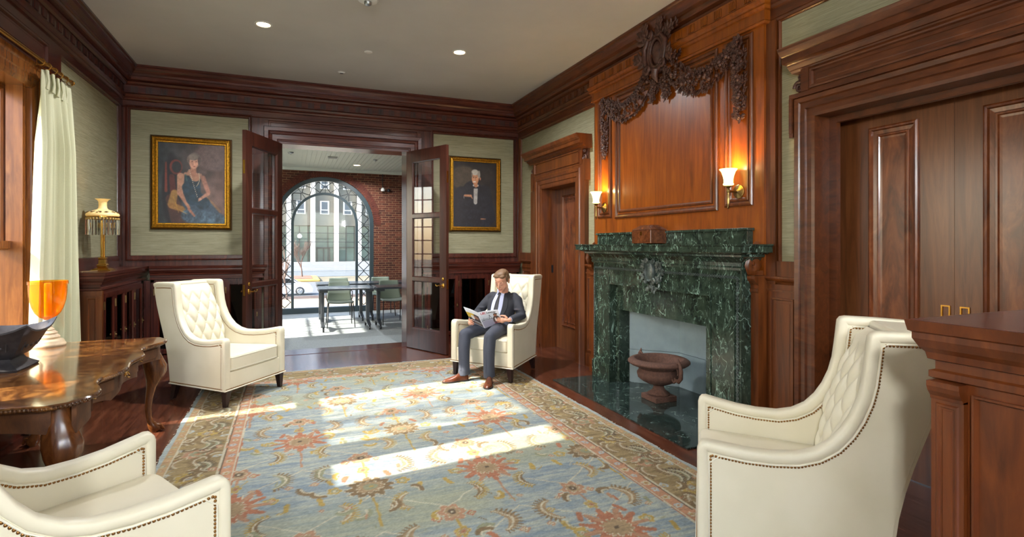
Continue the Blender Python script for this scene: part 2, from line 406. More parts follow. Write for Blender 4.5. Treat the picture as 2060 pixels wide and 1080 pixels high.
# ---- back wall: stiles, rails, lintel, casing
mb = MB()
for a, b in ((XL,-1.862),(-.51,-.33),(1.79,1.99),(3.335,XR)): pB.box(mb, a, b, 1.2, 3.2, 0, .045)
for a, b in ((-1.862,-.51),(1.99,3.335)): pB.box(mb, a, b, 1.2, 1.36, 0, .03); pB.ring(mb, a-.005, b+.005, 1.345, 3.205, BEAD)
for a, b in ((-1.862,-.51),(1.99,3.335)): pB.ring(mb, a-.03, b+.03, 1.30, 3.23, [(0,0),(0,.05),(.012,.055),(.02,.045)])
struct(build(mb, 'trim_2', M['wood_back'], smooth=None))
mb = MB(); pB.box(mb, -.33, 1.79, 3.03, 3.2, 0, .07); pB.ring(mb, -.29, 1.75, 3.055, 3.185, [(0,.07),(0,.085),(.012,.085),(.02,.062),(.04,.07)], fill=True)
DC = [(-.006,-.26),(-.006,.10),(.025,.10),(.03,.112),(.045,.115),(.052,.125),(.11,.125),(.118,.14),(.135,.145),(.15,.14),(.158,.155),(.205,.158),(.215,.14),(.215,0)]
pB.path(mb, [(-.12,0),(-.12,2.87),(1.58,2.87),(1.58,0)], DC)
struct(build(mb, 'trim_3', M['wood_back_h']))
# ---- right wall: stiles and rails
mb = MB()
for a, b in ((7.9,YB),(5.552,5.60),(2.99,3.073)): pR.box(mb, a, b, 1.2, 3.2, 0, .04)
for a, b in ((5.60,5.76),(7.44,7.9),(2.80,2.99)):
    pR.box(mb, a, b, 1.24, 1.375, 0, .028)
for a, b in ((5.604,7.896),(-2.9,2.986)): pR.path(mb, [(a,1.36),(a,3.20),(b,3.20),(b,1.36)], [(-x, y) for x, y in BEAD])
# wainscot with cap rail
WC = [(0,1.20),(.02,1.20),(.028,1.215),(.05,1.232),(.058,1.245),(.058,1.26),(0,1.26)]
for a, b in ((2.78,3.075),(5.55,5.80),(7.42,7.8)):
    pR.box(mb, a, b, 0, 1.2, 0, .03); pR.box(mb, a, b, 0, .16, .03, .045)
    mb.sweep([(XR,a,0),(XR,b,0)], WC); pR.box(mb, a, b, 1.145, 1.16, .03, .042)
    pR.ring(mb, a+.05, b-.04, .2, 1.10, [(0,.03),(0,.045),(.012,.045),(.022,.022),(.04,.03)], fill=True)
struct(build(mb, 'trim_4', M['wood_right']))
# ---- left wall: corner stile, bottom rail, header boards
mb = MB()
pL.box(mb, 7.86, YB, 1.2, 3.2, 0, .04); pL.box(mb, 5.9, 7.86, 1.2, 1.36, 0, .03); pL.ring(mb, 5.98, 7.865, 1.345, 3.205, BEAD)
pL.box(mb, 5.72, 5.98, 0, 3.2, 0, .05); pL.box(mb, YF, 5.72, 2.98, 3.2, 0, .04)
pL.ring(mb, 3.1, 5.7, 3.0, 3.19, [(0,.04),(0,.055),(.015,.055),(.025,.035),(.05,.04)], fill=True)
struct(build(mb, 'trim_5', M['wood_left']))
mb = MB()
for a, b in ((YF, 3.1),): pL.box(mb, a, b, 0, 1.2, 0, .04)
pL.box(mb, 3.1, 5.9, 0, .42, 0, .04); struct(build(mb, 'trim_6', M['wood_left']))
for nm, mbx in (('baseboard_right', [(XR-.05, XR, 7.1, YB)]), ('baseboard_left', [(XL, XL+.06, YF, 6.1)])):
    mb = MB()
    for a, b, c, d in mbx: mb.box(a, b, c, d, 0, .2); mb.box(a-.012 if a > 0 else a, b if a > 0 else b+.012, c, d, 0, .05)
    struct(build(mb, nm, M['wood_left']))
# ---- big left window with casing, sashes and glass
w1 = sempty('window_1', (XL, 4.42, .55))
u0, u1, v0, v1 = W1
mb = MB(); pL.path(mb, [(u0,.42),(u0,v1),(u1,v1),(u1,.42)][::1], [(-.02,-.215),(-.02,.02),(.0,.03),(.02,.035),(.06,.035),(.07,.045),(.13,.045),(.14,.055),(.18,.058),(.195,.045),(.195,0)])
pL.box(mb, u0-.2, u1+.2, .50, .55, -.2, .09)
for u in (u1-.05, u1-.09): pL.box(mb, u, u+.012, v0, v1, -.12, -.015)
build(mb, 'window_frame', M['wood_win'], w1)
mb = MB()
mid = 3.745
for a, b in ((u0, mid-.13), (mid+.13, u1)):
    pL.ring(mb, a, b, 1.46, v1, [(0,-.20),(0,-.15),(.045,-.15),(.055,-.165),(.055,-.20)])
    pL.ring(mb, a, b, v0, 1.53, [(0,-.14),(0,-.09),(.06,-.09),(.07,-.105),(.07,-.14)])
pL.box(mb, mid-.13, mid+.13, v0, v1, -.2, .025)
build(mb, 'sash', M['wood_win'], w1)
mb = MB()
for a, b in ((u0, mid-.13), (mid+.13, u1)): pL.box(mb, a, b, 1.46, v1, -.18, -.175); pL.box(mb, a, b, v0, 1.53, -.12, -.115)
build(mb, 'pane', M['pane'], w1)
# ---- recessed door in the far right corner
def raised(pl, mb, a, b, c, d, w):
    pl.ring(mb, a, b, c, d, [(0,w),(0,w+.016),(.01,w+.022),(.02,w+.018),(.026,w+.004),(.05,w+.002),(.056,w+.012),(.066,w+.012),(.072,w+.004),(.085,w+.001)], fill=True)
def casing_small():
    a, b, c, d = SD; mb = MB(); pl = pR
    CS = [(-.006,-.25),(-.006,.05),(.012,.056),(.05,.056),(.058,.068),(.11,.068),(.12,.08),(.15,.086),(.16,.07),(.25,.06),(.25,0)]
    for e in (.25,):
        pl.path(mb, [(a,0),(a,d),(b,d),(b,0)], CS)
    pl.box(mb, b+.25, b+.40, 0, 2.3, 0, .04)
    # ears, frieze, cornice
    for q0, q1 in ((a-.29, a-.23), (b+.23, b+.32)): pl.box(mb, q0, q1, 2.30, 2.56, 0, .075)
    pl.box(mb, a-.2, b+.24, 2.50, 2.73, 0, .07)
    pl.ring(mb, a-.14, b+.18, 2.53, 2.69, [(0,.07),(0,.084),(.012,.084),(.02,.06),(.04,.066)], fill=True)
    cp = [(0,2.69),(.075,2.69),(.085,2.71),(.12,2.73),(.125,2.745),(.17,2.75),(.17,2.79),(.18,2.795),(.205,2.82),(.22,2.85),(.22,2.86),(0,2.86)]
    mb.sweep([(XR+.002,a-.36,0),(XR,a-.36,0)][:0] + [(XR, a-.33, 0),(XR, b+.36, 0)], cp)
    o = struct(build(mb, 'door_3', M['wood_right']))
    build(MB().box(3.62, 3.66, a-.05, b+.05, 0, d+.05), 'door_leaf', M['wood_door'], o)
    mb = MB(); raised(wall_x(3.62), mb, a+.12, b-.2, .34, 2.2, 0); build(mb, 'door_panel', M['wood_fig'], o)
    mb = MB(); pl2 = wall_x(3.62); pl2.box(mb, 6.23, 6.255, .98, 1.09, 0, .006); build(mb, 'flush_pull', M['agedbrass'], o)
    mb = MB(); pB2 = Pl(lambda u, v, w: (u, b-w, v)); pB2.box(mb, 3.53, 3.56, 1.09, 1.20, -.002, .01); build(mb, 'switch_plate', M['black'], o)
    mb = MB()
    for s, yy in ((1, b+.27), (-1, a-.25)):
        carve_scroll(mb, yy, 2.62, s)
    build(mb, 'scroll_bracket', M['carve'], o, smooth=60)
    return o
def spiral(mb, pl, cu, cv, r, w, turns=1.6, sgn=1, t=.012, start=0, tail=None):
    pts = []; N = 26
    for i in range(N+1):
        q = i/N; a = start+sgn*q*turns*2*PI; rr = r*(1-.82*q); pts.append(pl.pt(cu+rr*math.cos(a), cv+rr*math.sin(a), w))
    if tail: pts = [pl.pt(*p, w) for p in tail]+pts
    mb.tube(pts, [t*(1-.5*i/len(pts)) for i in range(len(pts))], 7)
def carve_scroll(mb, yy, zz, s):
    pl = pR; pl.box(mb, yy-.03, yy+.03, zz-.09, zz+.08, 0, .03)
    spiral(mb, pl, yy, zz-.035, .045, .055, sgn=s, t=.014); spiral(mb, pl, yy-.015*s, zz+.045, .026, .05, sgn=-s, t=.010)
casing_small()
# ---- big pocket doors on the right
a, b, c, d = BD
mb = MB(); pl = pR
pl.path(mb, [(a,0),(a,d),(b,d),(b,0)], [(-.006,-.115),(-.006,.06),(.015,.066),(.05,.066),(.056,.08),(.062,.066),(.10,.066),(.108,.08),(.135,.088),(.15,.07),(.155,0)])
for q0, q1 in ((b+.15, b+.182), (a-.182, a-.15)):
    pl.box(mb, q0, q1, 2.27, 2.58, 0, .082); pl.box(mb, q0+.004, q1-.004, 2.30, 2.55, .082, .09)
pl.box(mb, a-.181, b+.181, 2.547, 2.578, 0, .0835)
pl.box(mb, a-.06, b+.06, 2.57, 2.76, 0, .07)
pl.ring(mb, a-.02, b+.02, 2.59, 2.73, [(0,.07),(0,.086),(.01,.09),(.02,.086),(.028,.064),(.05,.07)], fill=True)
cp = [(0,2.73),(.075,2.73),(.088,2.745),(.10,2.748),(.12,2.77),(.125,2.78),(.175,2.785),(.175,2.83),(.183,2.834),(.20,2.85),(.215,2.865),(.22,2.88),(.225,2.885),(0,2.885)]
mb.sweep([(XR, a-.2, 0),(XR, b+.165, 0)], cp)
mb.sweep([(XR, b+.02, 0),(XR, b+.08, 0)], [(0,2.58),(.09,2.58),(.09,2.735),(0,2.735)])
# inner jamb frame and pocket
for q0, q1 in ((b-.06, b+.03), (a-.03, a+.06)): pl.box(mb, q0, q1, 0, d, -.125, -.085); pl.box(mb, q0, q1, 0, d, -.08, -.02) if False else None
pl.box(mb, a+.002, b-.002, d-.05, d+.021, -.1235, -.0865)
mb.box(3.525, 3.75, b+.03, b+.06, 0, d+.05); mb.box(3.525, 3.75, a-.06, a-.03, 0, d+.05); mb.box(3.525, 3.75, a-.06, b+.06, d+.022, d+.05)
dr = struct(build(mb, 'door_4', M['wood_right_h']))
mb = MB(); carve_scroll(mb, b+.115, 2.66, 1); build(mb, 'scroll_bracket', M['carve'], dr, smooth=60)
yc = 1.95
for k, (q0, q1) in enumerate(((yc+.001, b+.03), (a-.03, yc-.001))):
    o = struct(build(MB().box(3.65, 3.69, q0, q1, .005, d+.02), 'door_%d' % (5+k), M['wood_door']))
    pw = wall_x(3.65); mb = MB(); m0, m1 = (2.155, 2.445) if k == 0 else (1.50, 1.79)
    raised(pw, mb, m0-.01, m1+.01, .3, 2.29, 0); build(mb, 'door_panel', M['wood_fig'], o)
    mb = MB(); u = 1.995 if k == 0 else 1.895
    pw.ring(mb, u-.025, u+.025, 1.045, 1.135, [(0,0),(0,.006),(.008,.006),(.012,-.004)]); build(mb, 'flush_pull', M['brass'], o)
# ================================================================ french doors
def french(idx, hinge, free, s):
    H = Vector(hinge); D = Vector(free)-H; L = D.length; D.normalize(); Nn = Vector((-D.y, D.x))*s   # Nn: the side seen from the room
    P = Pl(lambda u, v, w: (H.x+D.x*u+Nn.x*w, H.y+D.y*u+Nn.y*w, v))
    z0, z1 = .012, 2.855; mb = MB(); T = .022
    P.box(mb, 0, .125, z0, z1, -T, T); P.box(mb, L-.135, L, z0, z1, -T, T)
    zz = [(z0,.30),(.985,1.035),(1.885,1.935),(2.69,z1)]
    for a, b in zz: P.box(mb, .125, L-.135, a, b, -T, T)
    for k in range(3):
        for sg in (1, -1): P.ring(mb, .125, L-.135, zz[k][1], zz[k+1][0], [(0,sg*T),(.004,sg*(T-.002)),(.014,sg*(T-.012)),(.016,0)])
    o = struct(build(mb, 'door_%d' % idx, M['glassdoor'], origin=(H.x, H.y, 0)))
    for k in range(3): mb = MB(); P.box(mb, .13, L-.14, zz[k][1]-.004, zz[k+1][0]+.004, -.003, .003); build(mb, 'pane', M['pane'], o)
    for sg in (1, -1):
        mb = MB(); c = P.pt(L-.065, .94, sg*(T+.0)); 
        ax = Nn*sg
        def ros(v, r):
            ring = []
            for rr, h in ((r,0),(r,.006),(r*.8,.012),(r*.3,.014)):
                ring.append([tuple(Vector(P.pt(L-.065+rr*math.cos(t*PI/8), v+rr*1.25*math.sin(t*PI/8), sg*(T+h)))) for t in range(16)])
            mb.rings(ring)
        ros(.94, .028); ros(1.03, .02)
        mb.tube([P.pt(L-.065,.94,sg*T), P.pt(L-.065,.94,sg*(T+.05))], .009, 8)
        mb.tube([P.pt(L-.065,.94,sg*(T+.05)), P.pt(L-.09,.95,sg*(T+.055)), P.pt(L-.12,.935,sg*(T+.052)), P.pt(L-.15,.94,sg*(T+.05)), P.pt(L-.165,.955,sg*(T+.048))], [.009,.009,.008,.007,.008], 8)
        mb.box(c[0]-.004, c[0]+.004, c[1]-.004, c[1]+.004, 1.02, 1.045)
        build(mb, 'lever_handle', M['brass'], o, smooth=50)
    mb = MB()
    for v, h in ((.96,.13), (2.42,.16)):
        mb.hexa([P.pt(L,v-h/2,-.012), P.pt(L,v-h/2,.012), P.pt(L,v+h/2,.012), P.pt(L,v+h/2,-.012)], [P.pt(L+.003,v-h/2,-.012), P.pt(L+.003,v-h/2,.012), P.pt(L+.003,v+h/2,.012), P.pt(L+.003,v+h/2,-.012)])
    build(mb, 'edge_plate', M['brass'], o)
    mb = MB()
    for v in (.3, 1.45, 2.6): P.box(mb, -.004, .02, v-.05, v+.05, -T-.004, -T); mb.tube([P.pt(-.008, v-.055, -T-.004), P.pt(-.008, v+.055, -T-.004)], .007, 8)
    build(mb, 'hinge', M['agedbrass'], o)
    return o
french(1, (-.125, 7.845), (-.509, 7.05), 1)
french(2, (1.585, 7.845), (1.962, 7.055), -1)
# ================================================================ the carpeted room beyond
Y2 = 12.5
struct(build(MB().box(-3.2, 5.2, 8.0, Y2+.3, -.13, -.001), 'floor.001', M['carpet']))
struct(build(MB().box(-.12, 1.58, 7.87, 8.26, -.001, .004), 'trim_7', M['wood_back_h']))
def bead():
    t = NT('beadboard'); v = t.coord((1,1,1)); sx = t.n('SeparateXYZ'); t.l(v, sx.inputs[0])
    return t.set(Base_Color=t.ramp(t.noise(v, 4), [(0, srgb((206,210,200))), (1, srgb((214,218,208)))]), Roughness=.5)
M['bead'] = bead()
mb = MB(); x = -3.0
while x < 5: mb.box(x, x+.072, 8.25, Y2, 3.17, 3.2); x += .082
mb.box(-3, 5, 8.25, Y2, 3.178, 3.25)
struct(build(mb, 'ceiling.001', M['bead']))
struct(build(MB().sweep([(5,Y2,0),(-3,Y2,0)], [(0,3.11),(.03,3.11),(.05,3.14),(.06,3.17),(0,3.17)]), 'trim_8', M['bead']))
AC, AZ, AR = .706, 1.95, 1.04
def arch(r, zb, n=36, c=AC, z=AZ):
    return [(c+r, zb)]+[(c+r*math.cos(PI*i/n), z+r*math.sin(PI*i/n)) for i in range(n+1)]+[(c-r, zb)]
def arch_band(mb, r0, r1, zb, y0, y1, n=36):
    A, B = arch(r0, zb, n), arch(r1, zb, n)
    mb.rings([[(a[0], y0, a[1]), (b[0], y0, b[1]), (b[0], y1, b[1]), (a[0], y1, a[1])] for a, b in zip(A, B)])
# brick wall with the arched opening
mb = MB(); A = arch(AR+.002, 0, 48)
def outp(p):
    dx, dz = p[0]-AC, p[1]-AZ
    return p
for i in range(len(A)-1):
    p, q = A[i], A[i+1]
    if 0 < i < len(A)-2:
        a, b = (p[0], 3.3), (q[0], 3.3)
        mb.hexa([(p[0],Y2,p[1]),(q[0],Y2,q[1]),(b[0],Y2,3.3),(a[0],Y2,3.3)], [(p[0],Y2+.3,p[1]),(q[0],Y2+.3,q[1]),(b[0],Y2+.3,3.3),(a[0],Y2+.3,3.3)])
mb.box(AC+AR+.002, 5.2, Y2, Y2+.3, 0, 3.3); mb.box(-3.2, AC-AR-.002, Y2, Y2+.3, 0, 3.3)
bw = struct(build(mb, 'wall_far', M['brick']))
def voussoir():
    t = NT('arch_bricks'); f = t.noise(t.coord(), 7, 2); f2 = t.noise(t.coord(), 30, 3)
    return t.set(Base_Color=t.mix(t.ramp(f, [(.3, srgb((78,36,28))), (.7, srgb((116,56,40)))]), t.ramp(f2, [(.3, g(.7)), (.7, g(1))]), 1, 'MULTIPLY'), Roughness=.85)
mb = MB(); N = 72
for i in range(N):
    a0, a1 = PI*(i+.06)/N, PI*(i+.94)/N; r0, r1 = AR+.008, AR+.155
    q = [(AC+r*math.cos(a), AZ+r*math.sin(a)) for r, a in ((r0,a0),(r1,a0),(r1,a1),(r0,a1))]
    mb.hexa([(x,Y2-.008,z) for x, z in q], [(x,Y2+.01,z) for x, z in q])
build(mb, 'brick_arch', voussoir(), bw)
wall('wall_side', Pl(lambda u, v, w: (-3.0-w, u, v)), 8.25, Y2, 0, 3.2, [(9.0, 11.4, .3, 2.9)], 0, .2, M['brick'])
mb = MB(); ps = Pl(lambda u, v, w: (-3.1-w, u, v))
for k in range(9): u = 9.0+k*.3; ps.box(mb, u-.015, u+.015, .3, 2.9, -.02, .02)
for k in range(9): v = .3+k*.325; ps.box(mb, 9.0, 11.4, v-.012, v+.012, -.02, .02)
struct(build(mb, 'window_5', plain('side_window_bars', (40,48,52), .4)))
wall('wall_east', Pl(lambda u, v, w: (5.0+w, u, v)), 8.25, Y2, 0, 3.2, [], 0, .2, M['brick'])
struct(build(MB().box(-3.2,-2.15,8.0,8.25,0,3.3).box(3.72,5.2,8.0,8.25,0,3.3), 'wall_near', M['brick']))
# arched window
M['winmetal'] = plain('grey_green_window_metal', (52,66,72), .4); M['lead'] = plain('black_glazing_bar', (18,22,26), .4)
w2 = sempty('window_2', (AC, Y2+.1, 0))
mb = MB(); arch_band(mb, AR, AR-.085, .0, Y2+.02, Y2+.14); arch_band(mb, .70, .645, .1, Y2+.04, Y2+.12)
mb.box(AC-AR, AC+AR, Y2+.0, Y2+.14, 0, .12); build(mb, 'window_frame', M['winmetal'], w2)
mb = MB(); yb = Y2+.08
def bar(p, q, r=.0075):
    d = Vector((q[0]-p[0], q[1]-p[1])).normalized(); n = Vector((-d.y, d.x))*r
    c = [(p[0]+n.x,p[1]+n.y),(p[0]-n.x,p[1]-n.y),(q[0]-n.x,q[1]-n.y),(q[0]+n.x,q[1]+n.y)]
    mb.hexa([(x,yb-.01,z) for x, z in c], [(x,yb+.01,z) for x, z in c])
for s in (-1, 1):
    x0, x1 = AC+s*.70, AC+s*(AR-.085); xm = (x0+x1)/2; hw = abs(x1-x0)/2*.94
    for k in range(7):
        zt = AZ-k*.261; zm = zt-.1305; bar((x0, zt), (x1, zt), .005)
        Q = [(xm, zm+.1305*.93), (xm+hw, zm), (xm, zm-.1305*.93), (xm-hw, zm)]
        for i in range(4): bar(Q[i], Q[(i+1)%4])
for k in range(10):
    a = PI*k/10; am = a+PI/20
    if k: bar((AC+.70*math.cos(a), AZ+.70*math.sin(a)), (AC+.955*math.cos(a), AZ+.955*math.sin(a)), .005)
    cx, cz = AC+.8275*math.cos(am), AZ+.8275*math.sin(am); Q = [(cx+.118*math.cos(am+i*PI/2), cz+.118*math.sin(am+i*PI/2)) for i in range(4)]
    for i in range(4): bar(Q[i], Q[(i+1)%4])
Q = arch(.93, .12, 40)
for i in range(1, len(Q)-2): bar(Q[i], Q[i+1], .004)
build(mb, 'glazing_bars', M['lead'], w2)
A = arch(.95, .1, 36); build(MB().hexa([(x,yb-.002,z) for x, z in A], [(x,yb+.002,z) for x, z in A]), 'pane', M['pane'], w2)
# ---- nesting tables on castors
M['tabletop'] = plain('dark_laminate', (58,64,72), .22); M['tleg'] = plain('table_leg_grey', (54,58,62), .4)
def make_table():
    t = thing('folding_table', 'x', 'table')
    build(MB().box(-.46,.46,-.36,.36,.715,.745), 'table_top', M['tabletop'], t, bevel=.004)
    for s in (-1, 1):
        mb = MB(); x = s*.385; mb.box(x-.028,x+.028,-.055,.055,.10,.68); mb.box(x-.07,x+.07,-.30,.30,.675,.715)
        mb.hexa([(x-.03,-.30,.085),(x+.03,-.30,.085),(x+.03,.30,.085),(x-.03,.30,.085)], [(x-.03,-.05,.15),(x+.03,-.05,.15),(x+.03,.05,.15),(x-.03,.05,.15)])
        build(mb, 'leg', M['tleg'], t, bevel=.006)
        for q in (-.28, .28):
            mb = MB(); mb.lathe([(.0,-.014),(.034,-.014),(.036,-.008),(.036,.008),(.034,.014),(0,.014)], (x,q,.036), 14, 'x'); mb.box(x-.016,x+.016,q-.012,q+.012,.05,.092)
            build(mb, 'castor', M['black'], t, smooth=40)
    return t
tt = make_table()
T = [(.90,9.98),(1.86,9.98),(.92,11.15),(1.88,11.15)]
lab = ['dark folding table on castors, front left of four beyond the glass doors', 'dark folding table on castors, front right of four, partly behind the open right door',
       'dark folding table on castors behind, nearer the arched window on the left', 'dark folding table on castors behind, by the brick wall on the right']
for k, (x, y) in enumerate(T):
    o = tt if k == 0 else copy_tree(tt); o.location = (x, y, 0); tag(o, lab[k], 'table', 'folding tables in the room beyond')
# ---- stacking chairs, seen from the front, tucked under the tables
M['sage'] = plain('sage_plastic', (150,166,152), .45); M['sage2'] = plain('sage_plastic_dark', (108,120,112), .5)
def make_stack():
    t = thing('stacking_chair', 'x', 'chair')
    def seatp(u, v):
        x = (u-.5)*(.46-.05*v); y = -.21+.40*v; z = .455-.012*math.sin(PI*v)+.018*(2*abs(u-.5))**2-.02*(1-v)**4
        return (x, y, z)
    mb = MB(); mb.grid(seatp, 12, 12); a = build(mb, 'seat', M['sage2'], t, smooth=180)
    def backp(u, v):
        w = .43-.07*v+.02*math.sin(PI*v); x = (u-.5)*w; z = .455+.345*v; y = .19+.07*v+.03*(2*(u-.5))**2*-1-.05*(1-v)**3+.02*math.sin(PI*v)
        return (x, y, z)
    mb = MB(); mb.grid(backp, 12, 14); b = build(mb, 'backrest', M['sage'], t, smooth=180)
    for o in (a, b): m = o.modifiers.new('th', 'SOLIDIFY'); m.thickness = .012; m.offset = 0
    for s in (-1, 1):
        mb = MB(); mb.tube([(s*.24,-.25,0),(s*.215,-.19,.42),(s*.205,-.15,.44),(s*.2,.12,.44)], .009, 8); build(mb, 'leg', M['black'], t, smooth=60)
        mb = MB(); mb.tube([(s*.235,.27,0),(s*.205,.14,.40),(s*.20,.10,.435),(s*.198,.02,.44)], .009, 8); build(mb, 'leg', M['black'], t, smooth=60)
        mb = MB(); mb.tube([(s*.21,.12,.44),(s*.235,.13,.52),(s*.235,.16,.62),(s*.2,.19,.655)], .008, 8); build(mb, 'back_bracket', M['black'], t, smooth=60)
    return t
sc = make_stack()
S = [(.84,10.36,0,'pale green stacking chair tucked under the front left folding table'), (1.80,10.42,.1,'pale green stacking chair under the front right folding table'),
     (.93,11.62,0,'green stacking chair behind the back left folding table, before the arched window'), (1.80,11.65,0,'pale green stacking chair in the back row against the brick wall')]
for k, (x, y, r, l) in enumerate(S):
    o = sc if k == 0 else copy_tree(sc); o.location = (x, y, 0); o.rotation_euler = (0,0,r); tag(o, l, 'chair', 'stacking chairs in the room beyond')
# ---- ceiling and wall fittings in the room beyond
def downlight(x, y, z, label, watts, group, r=.07, spot=True):
    t = thing('recessed_downlight', label, 'ceiling light', (x, y, z), 0, group)
    build(MB().lathe([(r+.018,0),(r+.018,-.006),(r,-.008),(r-.004,.0),(r-.006,.0)], (x,y,z), 24), 'trim_ring', M['white'], t, smooth=40)
    build(MB().lathe([(0,-.003),(r-.004,-.003),(r-.004,-.001),(0,-.001)], (x,y,z), 24), 'lamp_lens', M['lens'], t)
    ld = bpy.data.lights.new('downlight', 'AREA'); ld.shape = 'DISK'; ld.size = r*1.8; ld.energy = watts; ld.color = (.97,.98,1); ld.spread = math.radians(150)
    lo = link(bpy.data.objects.new('downlight_lamp', ld), t); lo.location = (0,0,-.012)
    return t
M['lens'] = glow('warm_lamp_lens', (255,214,160), 9)
downlight(1.284, 11.663, 3.17, 'glowing round downlight in the white beadboard ceiling beyond the doors', 20, 'downlights')
M['chrome'] = plain('brushed_steel', (170,176,180), .3, 1)
def ceil_disc(name, x, y, z, r, h, label, cat, mat):
    t = thing(name, label, cat, (x,y,z)); build(MB().lathe([(r,0),(r,-h*.4),(r*.8,-h*.8),(r*.3,-h),(0,-h)], (x,y,z), 20), 'cover', mat, t, smooth=50)
    build(MB().lathe([(r*.25,-h),(r*.2,-h*1.3),(0,-h*1.35)], (x,y,z), 12), 'nozzle', M['chrome'], t, smooth=50); return t
ceil_disc('fire_sprinkler', 0.0, 10.488, 3.17, .05, .03, 'small sprinkler in the beadboard ceiling near the left glass door', 'sprinkler', M['chrome'])
ceil_disc('fire_sprinkler', 1.535, 10.775, 3.17, .04, .03, 'small sprinkler in the beadboard ceiling near the right glass door', 'sprinkler', M['chrome'])
t = thing('air_vent', 'rectangular grey air vent in the beadboard ceiling beyond the doors', 'vent', (.737,10.78,3.17))
mb = MB().box(.65,.825,10.70,10.86,3.155,3.17); build(mb, 'frame', M['white'], t); mb = MB()
for k in range(5): mb.box(.66,.815,10.715+k*.028,10.728+k*.028,3.148,3.156)
build(mb, 'louvre', M['chrome'], t)
t = thing('security_camera', 'small white camera with a dark conduit on the brick wall', 'camera', (1.95,Y2,2.75))
build(MB().box(1.935,1.95,Y2-.02,Y2,2.80,3.11), 'conduit', M['black'], t); mb = MB(); mb.lathe([(.0,0),(.045,0),(.05,.03),(.03,.07),(0,.08)], (1.942,Y2-.06,2.72), 12); build(mb, 'housing', M['white'], t, smooth=50)
mb = MB(); mb.ball((2.08,Y2-.03,2.74), .04, 10, 8); tag(build(mb, 'wall_lamp_knob', M['black'], smooth=60), 'round black wall fitting beside the small camera on the brick', 'fitting')
# ================================================================ street outside the arch
def ground(name, col, x0, x1, y0, y1, z, rough=.9, n=.15, ns=3):
    return struct(build(MB().box(x0, x1, y0, y1, z-.3, z), name, plain(name+'_surface', col, rough, noise=n, nscale=ns)))
ground('ground', (104,98,80), -120, 160, 13.2, 260, -2.45)
ground('sidewalk', (140,126,104), -60, 80, 34, 41.5, -2.40)
ground('planting_bed', (66,50,42), -60, 80, 41.5, 43.6, -2.39, ns=8)
ground('street', (88,92,96), -60, 80, 43.9, 60, -2.41)
ground('far_street', (84,92,98), -60, 80, 70, 83, -2.41)
for k in range(6): struct(build(MB().box(-40, 60, 83+k*.8, 90, -2.4+.2*k, -2.2+.2*k), 'stone_step', plain('pale_stone', (140,144,146), .8, noise=.05)))
M['curb'] = plain('yellow_curb', (164,138,74), .8)
tag(build(MB().box(-6, 2.95, 61, 69, -2.5, -2.2), 'traffic_island', M['curb'], bevel=.3), 'yellow kerbed traffic island round the bare street tree', 'kerb')
tag(build(MB().box(-5.4, 2.2, 62, 68, -2.2, -2.16), 'mulch_bed', plain('bark_mulch', (104,80,66), .95, noise=.3, nscale=6)), 'brown mulch bed on the yellow kerbed island', 'mulch')
bd = thing('office_building', 'pale concrete office building with tall white columns seen through the arch', 'building', (5, 90, -1.4))
M['conc'] = plain('grey_brown_concrete', (112,110,100), .85, noise=.08, nscale=1); M['whitecol'] = plain('white_column', (235,234,226), .7)
M['bglass'] = plain('office_glass', (84,100,92), .08, noise=.3, nscale=.35, Specular_IOR_Level=.9); M['mull'] = plain('bronze_mullion', (58,52,46), .5)
build(MB().box(-40, 50, 90, 96, 4.57, 20).box(-40, 50, 91, 96, -1.6, 4.6).box(-40,50,89.95,90.1,4.5,4.8), 'wall', M['conc'], bd)
for k in range(-6, 8):
    cx = -.3+3.5*k; build(MB().box(cx-.33, cx+.33, 89.2, 90.2, -1.6, 20), 'column', M['whitecol'], bd)
for k in range(-5, 7):
    a, b = -.3+3.5*k+.33, -.3+3.5*(k+1)-.33
    gl = build(MB().box(a, b, 90.3, 90.4, -1.5, 4.5), 'window', M['bglass'], bd); mb = MB(); c = (a+b)/2
    for q in ((a+.03, c+.5, b-.03) if k == 1 else (a+.03, c-.2, b-.35)): mb.box(q-.04, q+.04, 90.15, 90.3, -1.4, 4.5)
    mb.box(a, b, 90.15, 90.3, 4.42, 4.5); mb.box(a, b, 90.15, 90.3, 1.0, 1.08)
    if k == 1:
        for q in (c-1.1, c-.12, c+.75): mb.box(q-.06, q+.06, 90.1, 90.3, -1.4, .95)
        mb.box(c-1.15, c+.8, 90.1, 90.3, .9, 1.05)
    build(mb, 'mullion', M['mull'], gl)
    for fl in range(3):
        z = 6.3+fl*4; f = build(MB().box(c-.68, c+.68, 89.85, 90.02, z, z+2.1), 'window', M['whitecol'], bd)
        build(MB().box(c-.45, c+.45, 89.8, 89.86, z+.75, z+1.95).box(c-.5, c+.5, 89.8, 89.86, z+.1, z+.6), 'pane', plain('dim_office_pane', (84,92,100), .15) if 'dimp' not in M else M['dimp'], f)
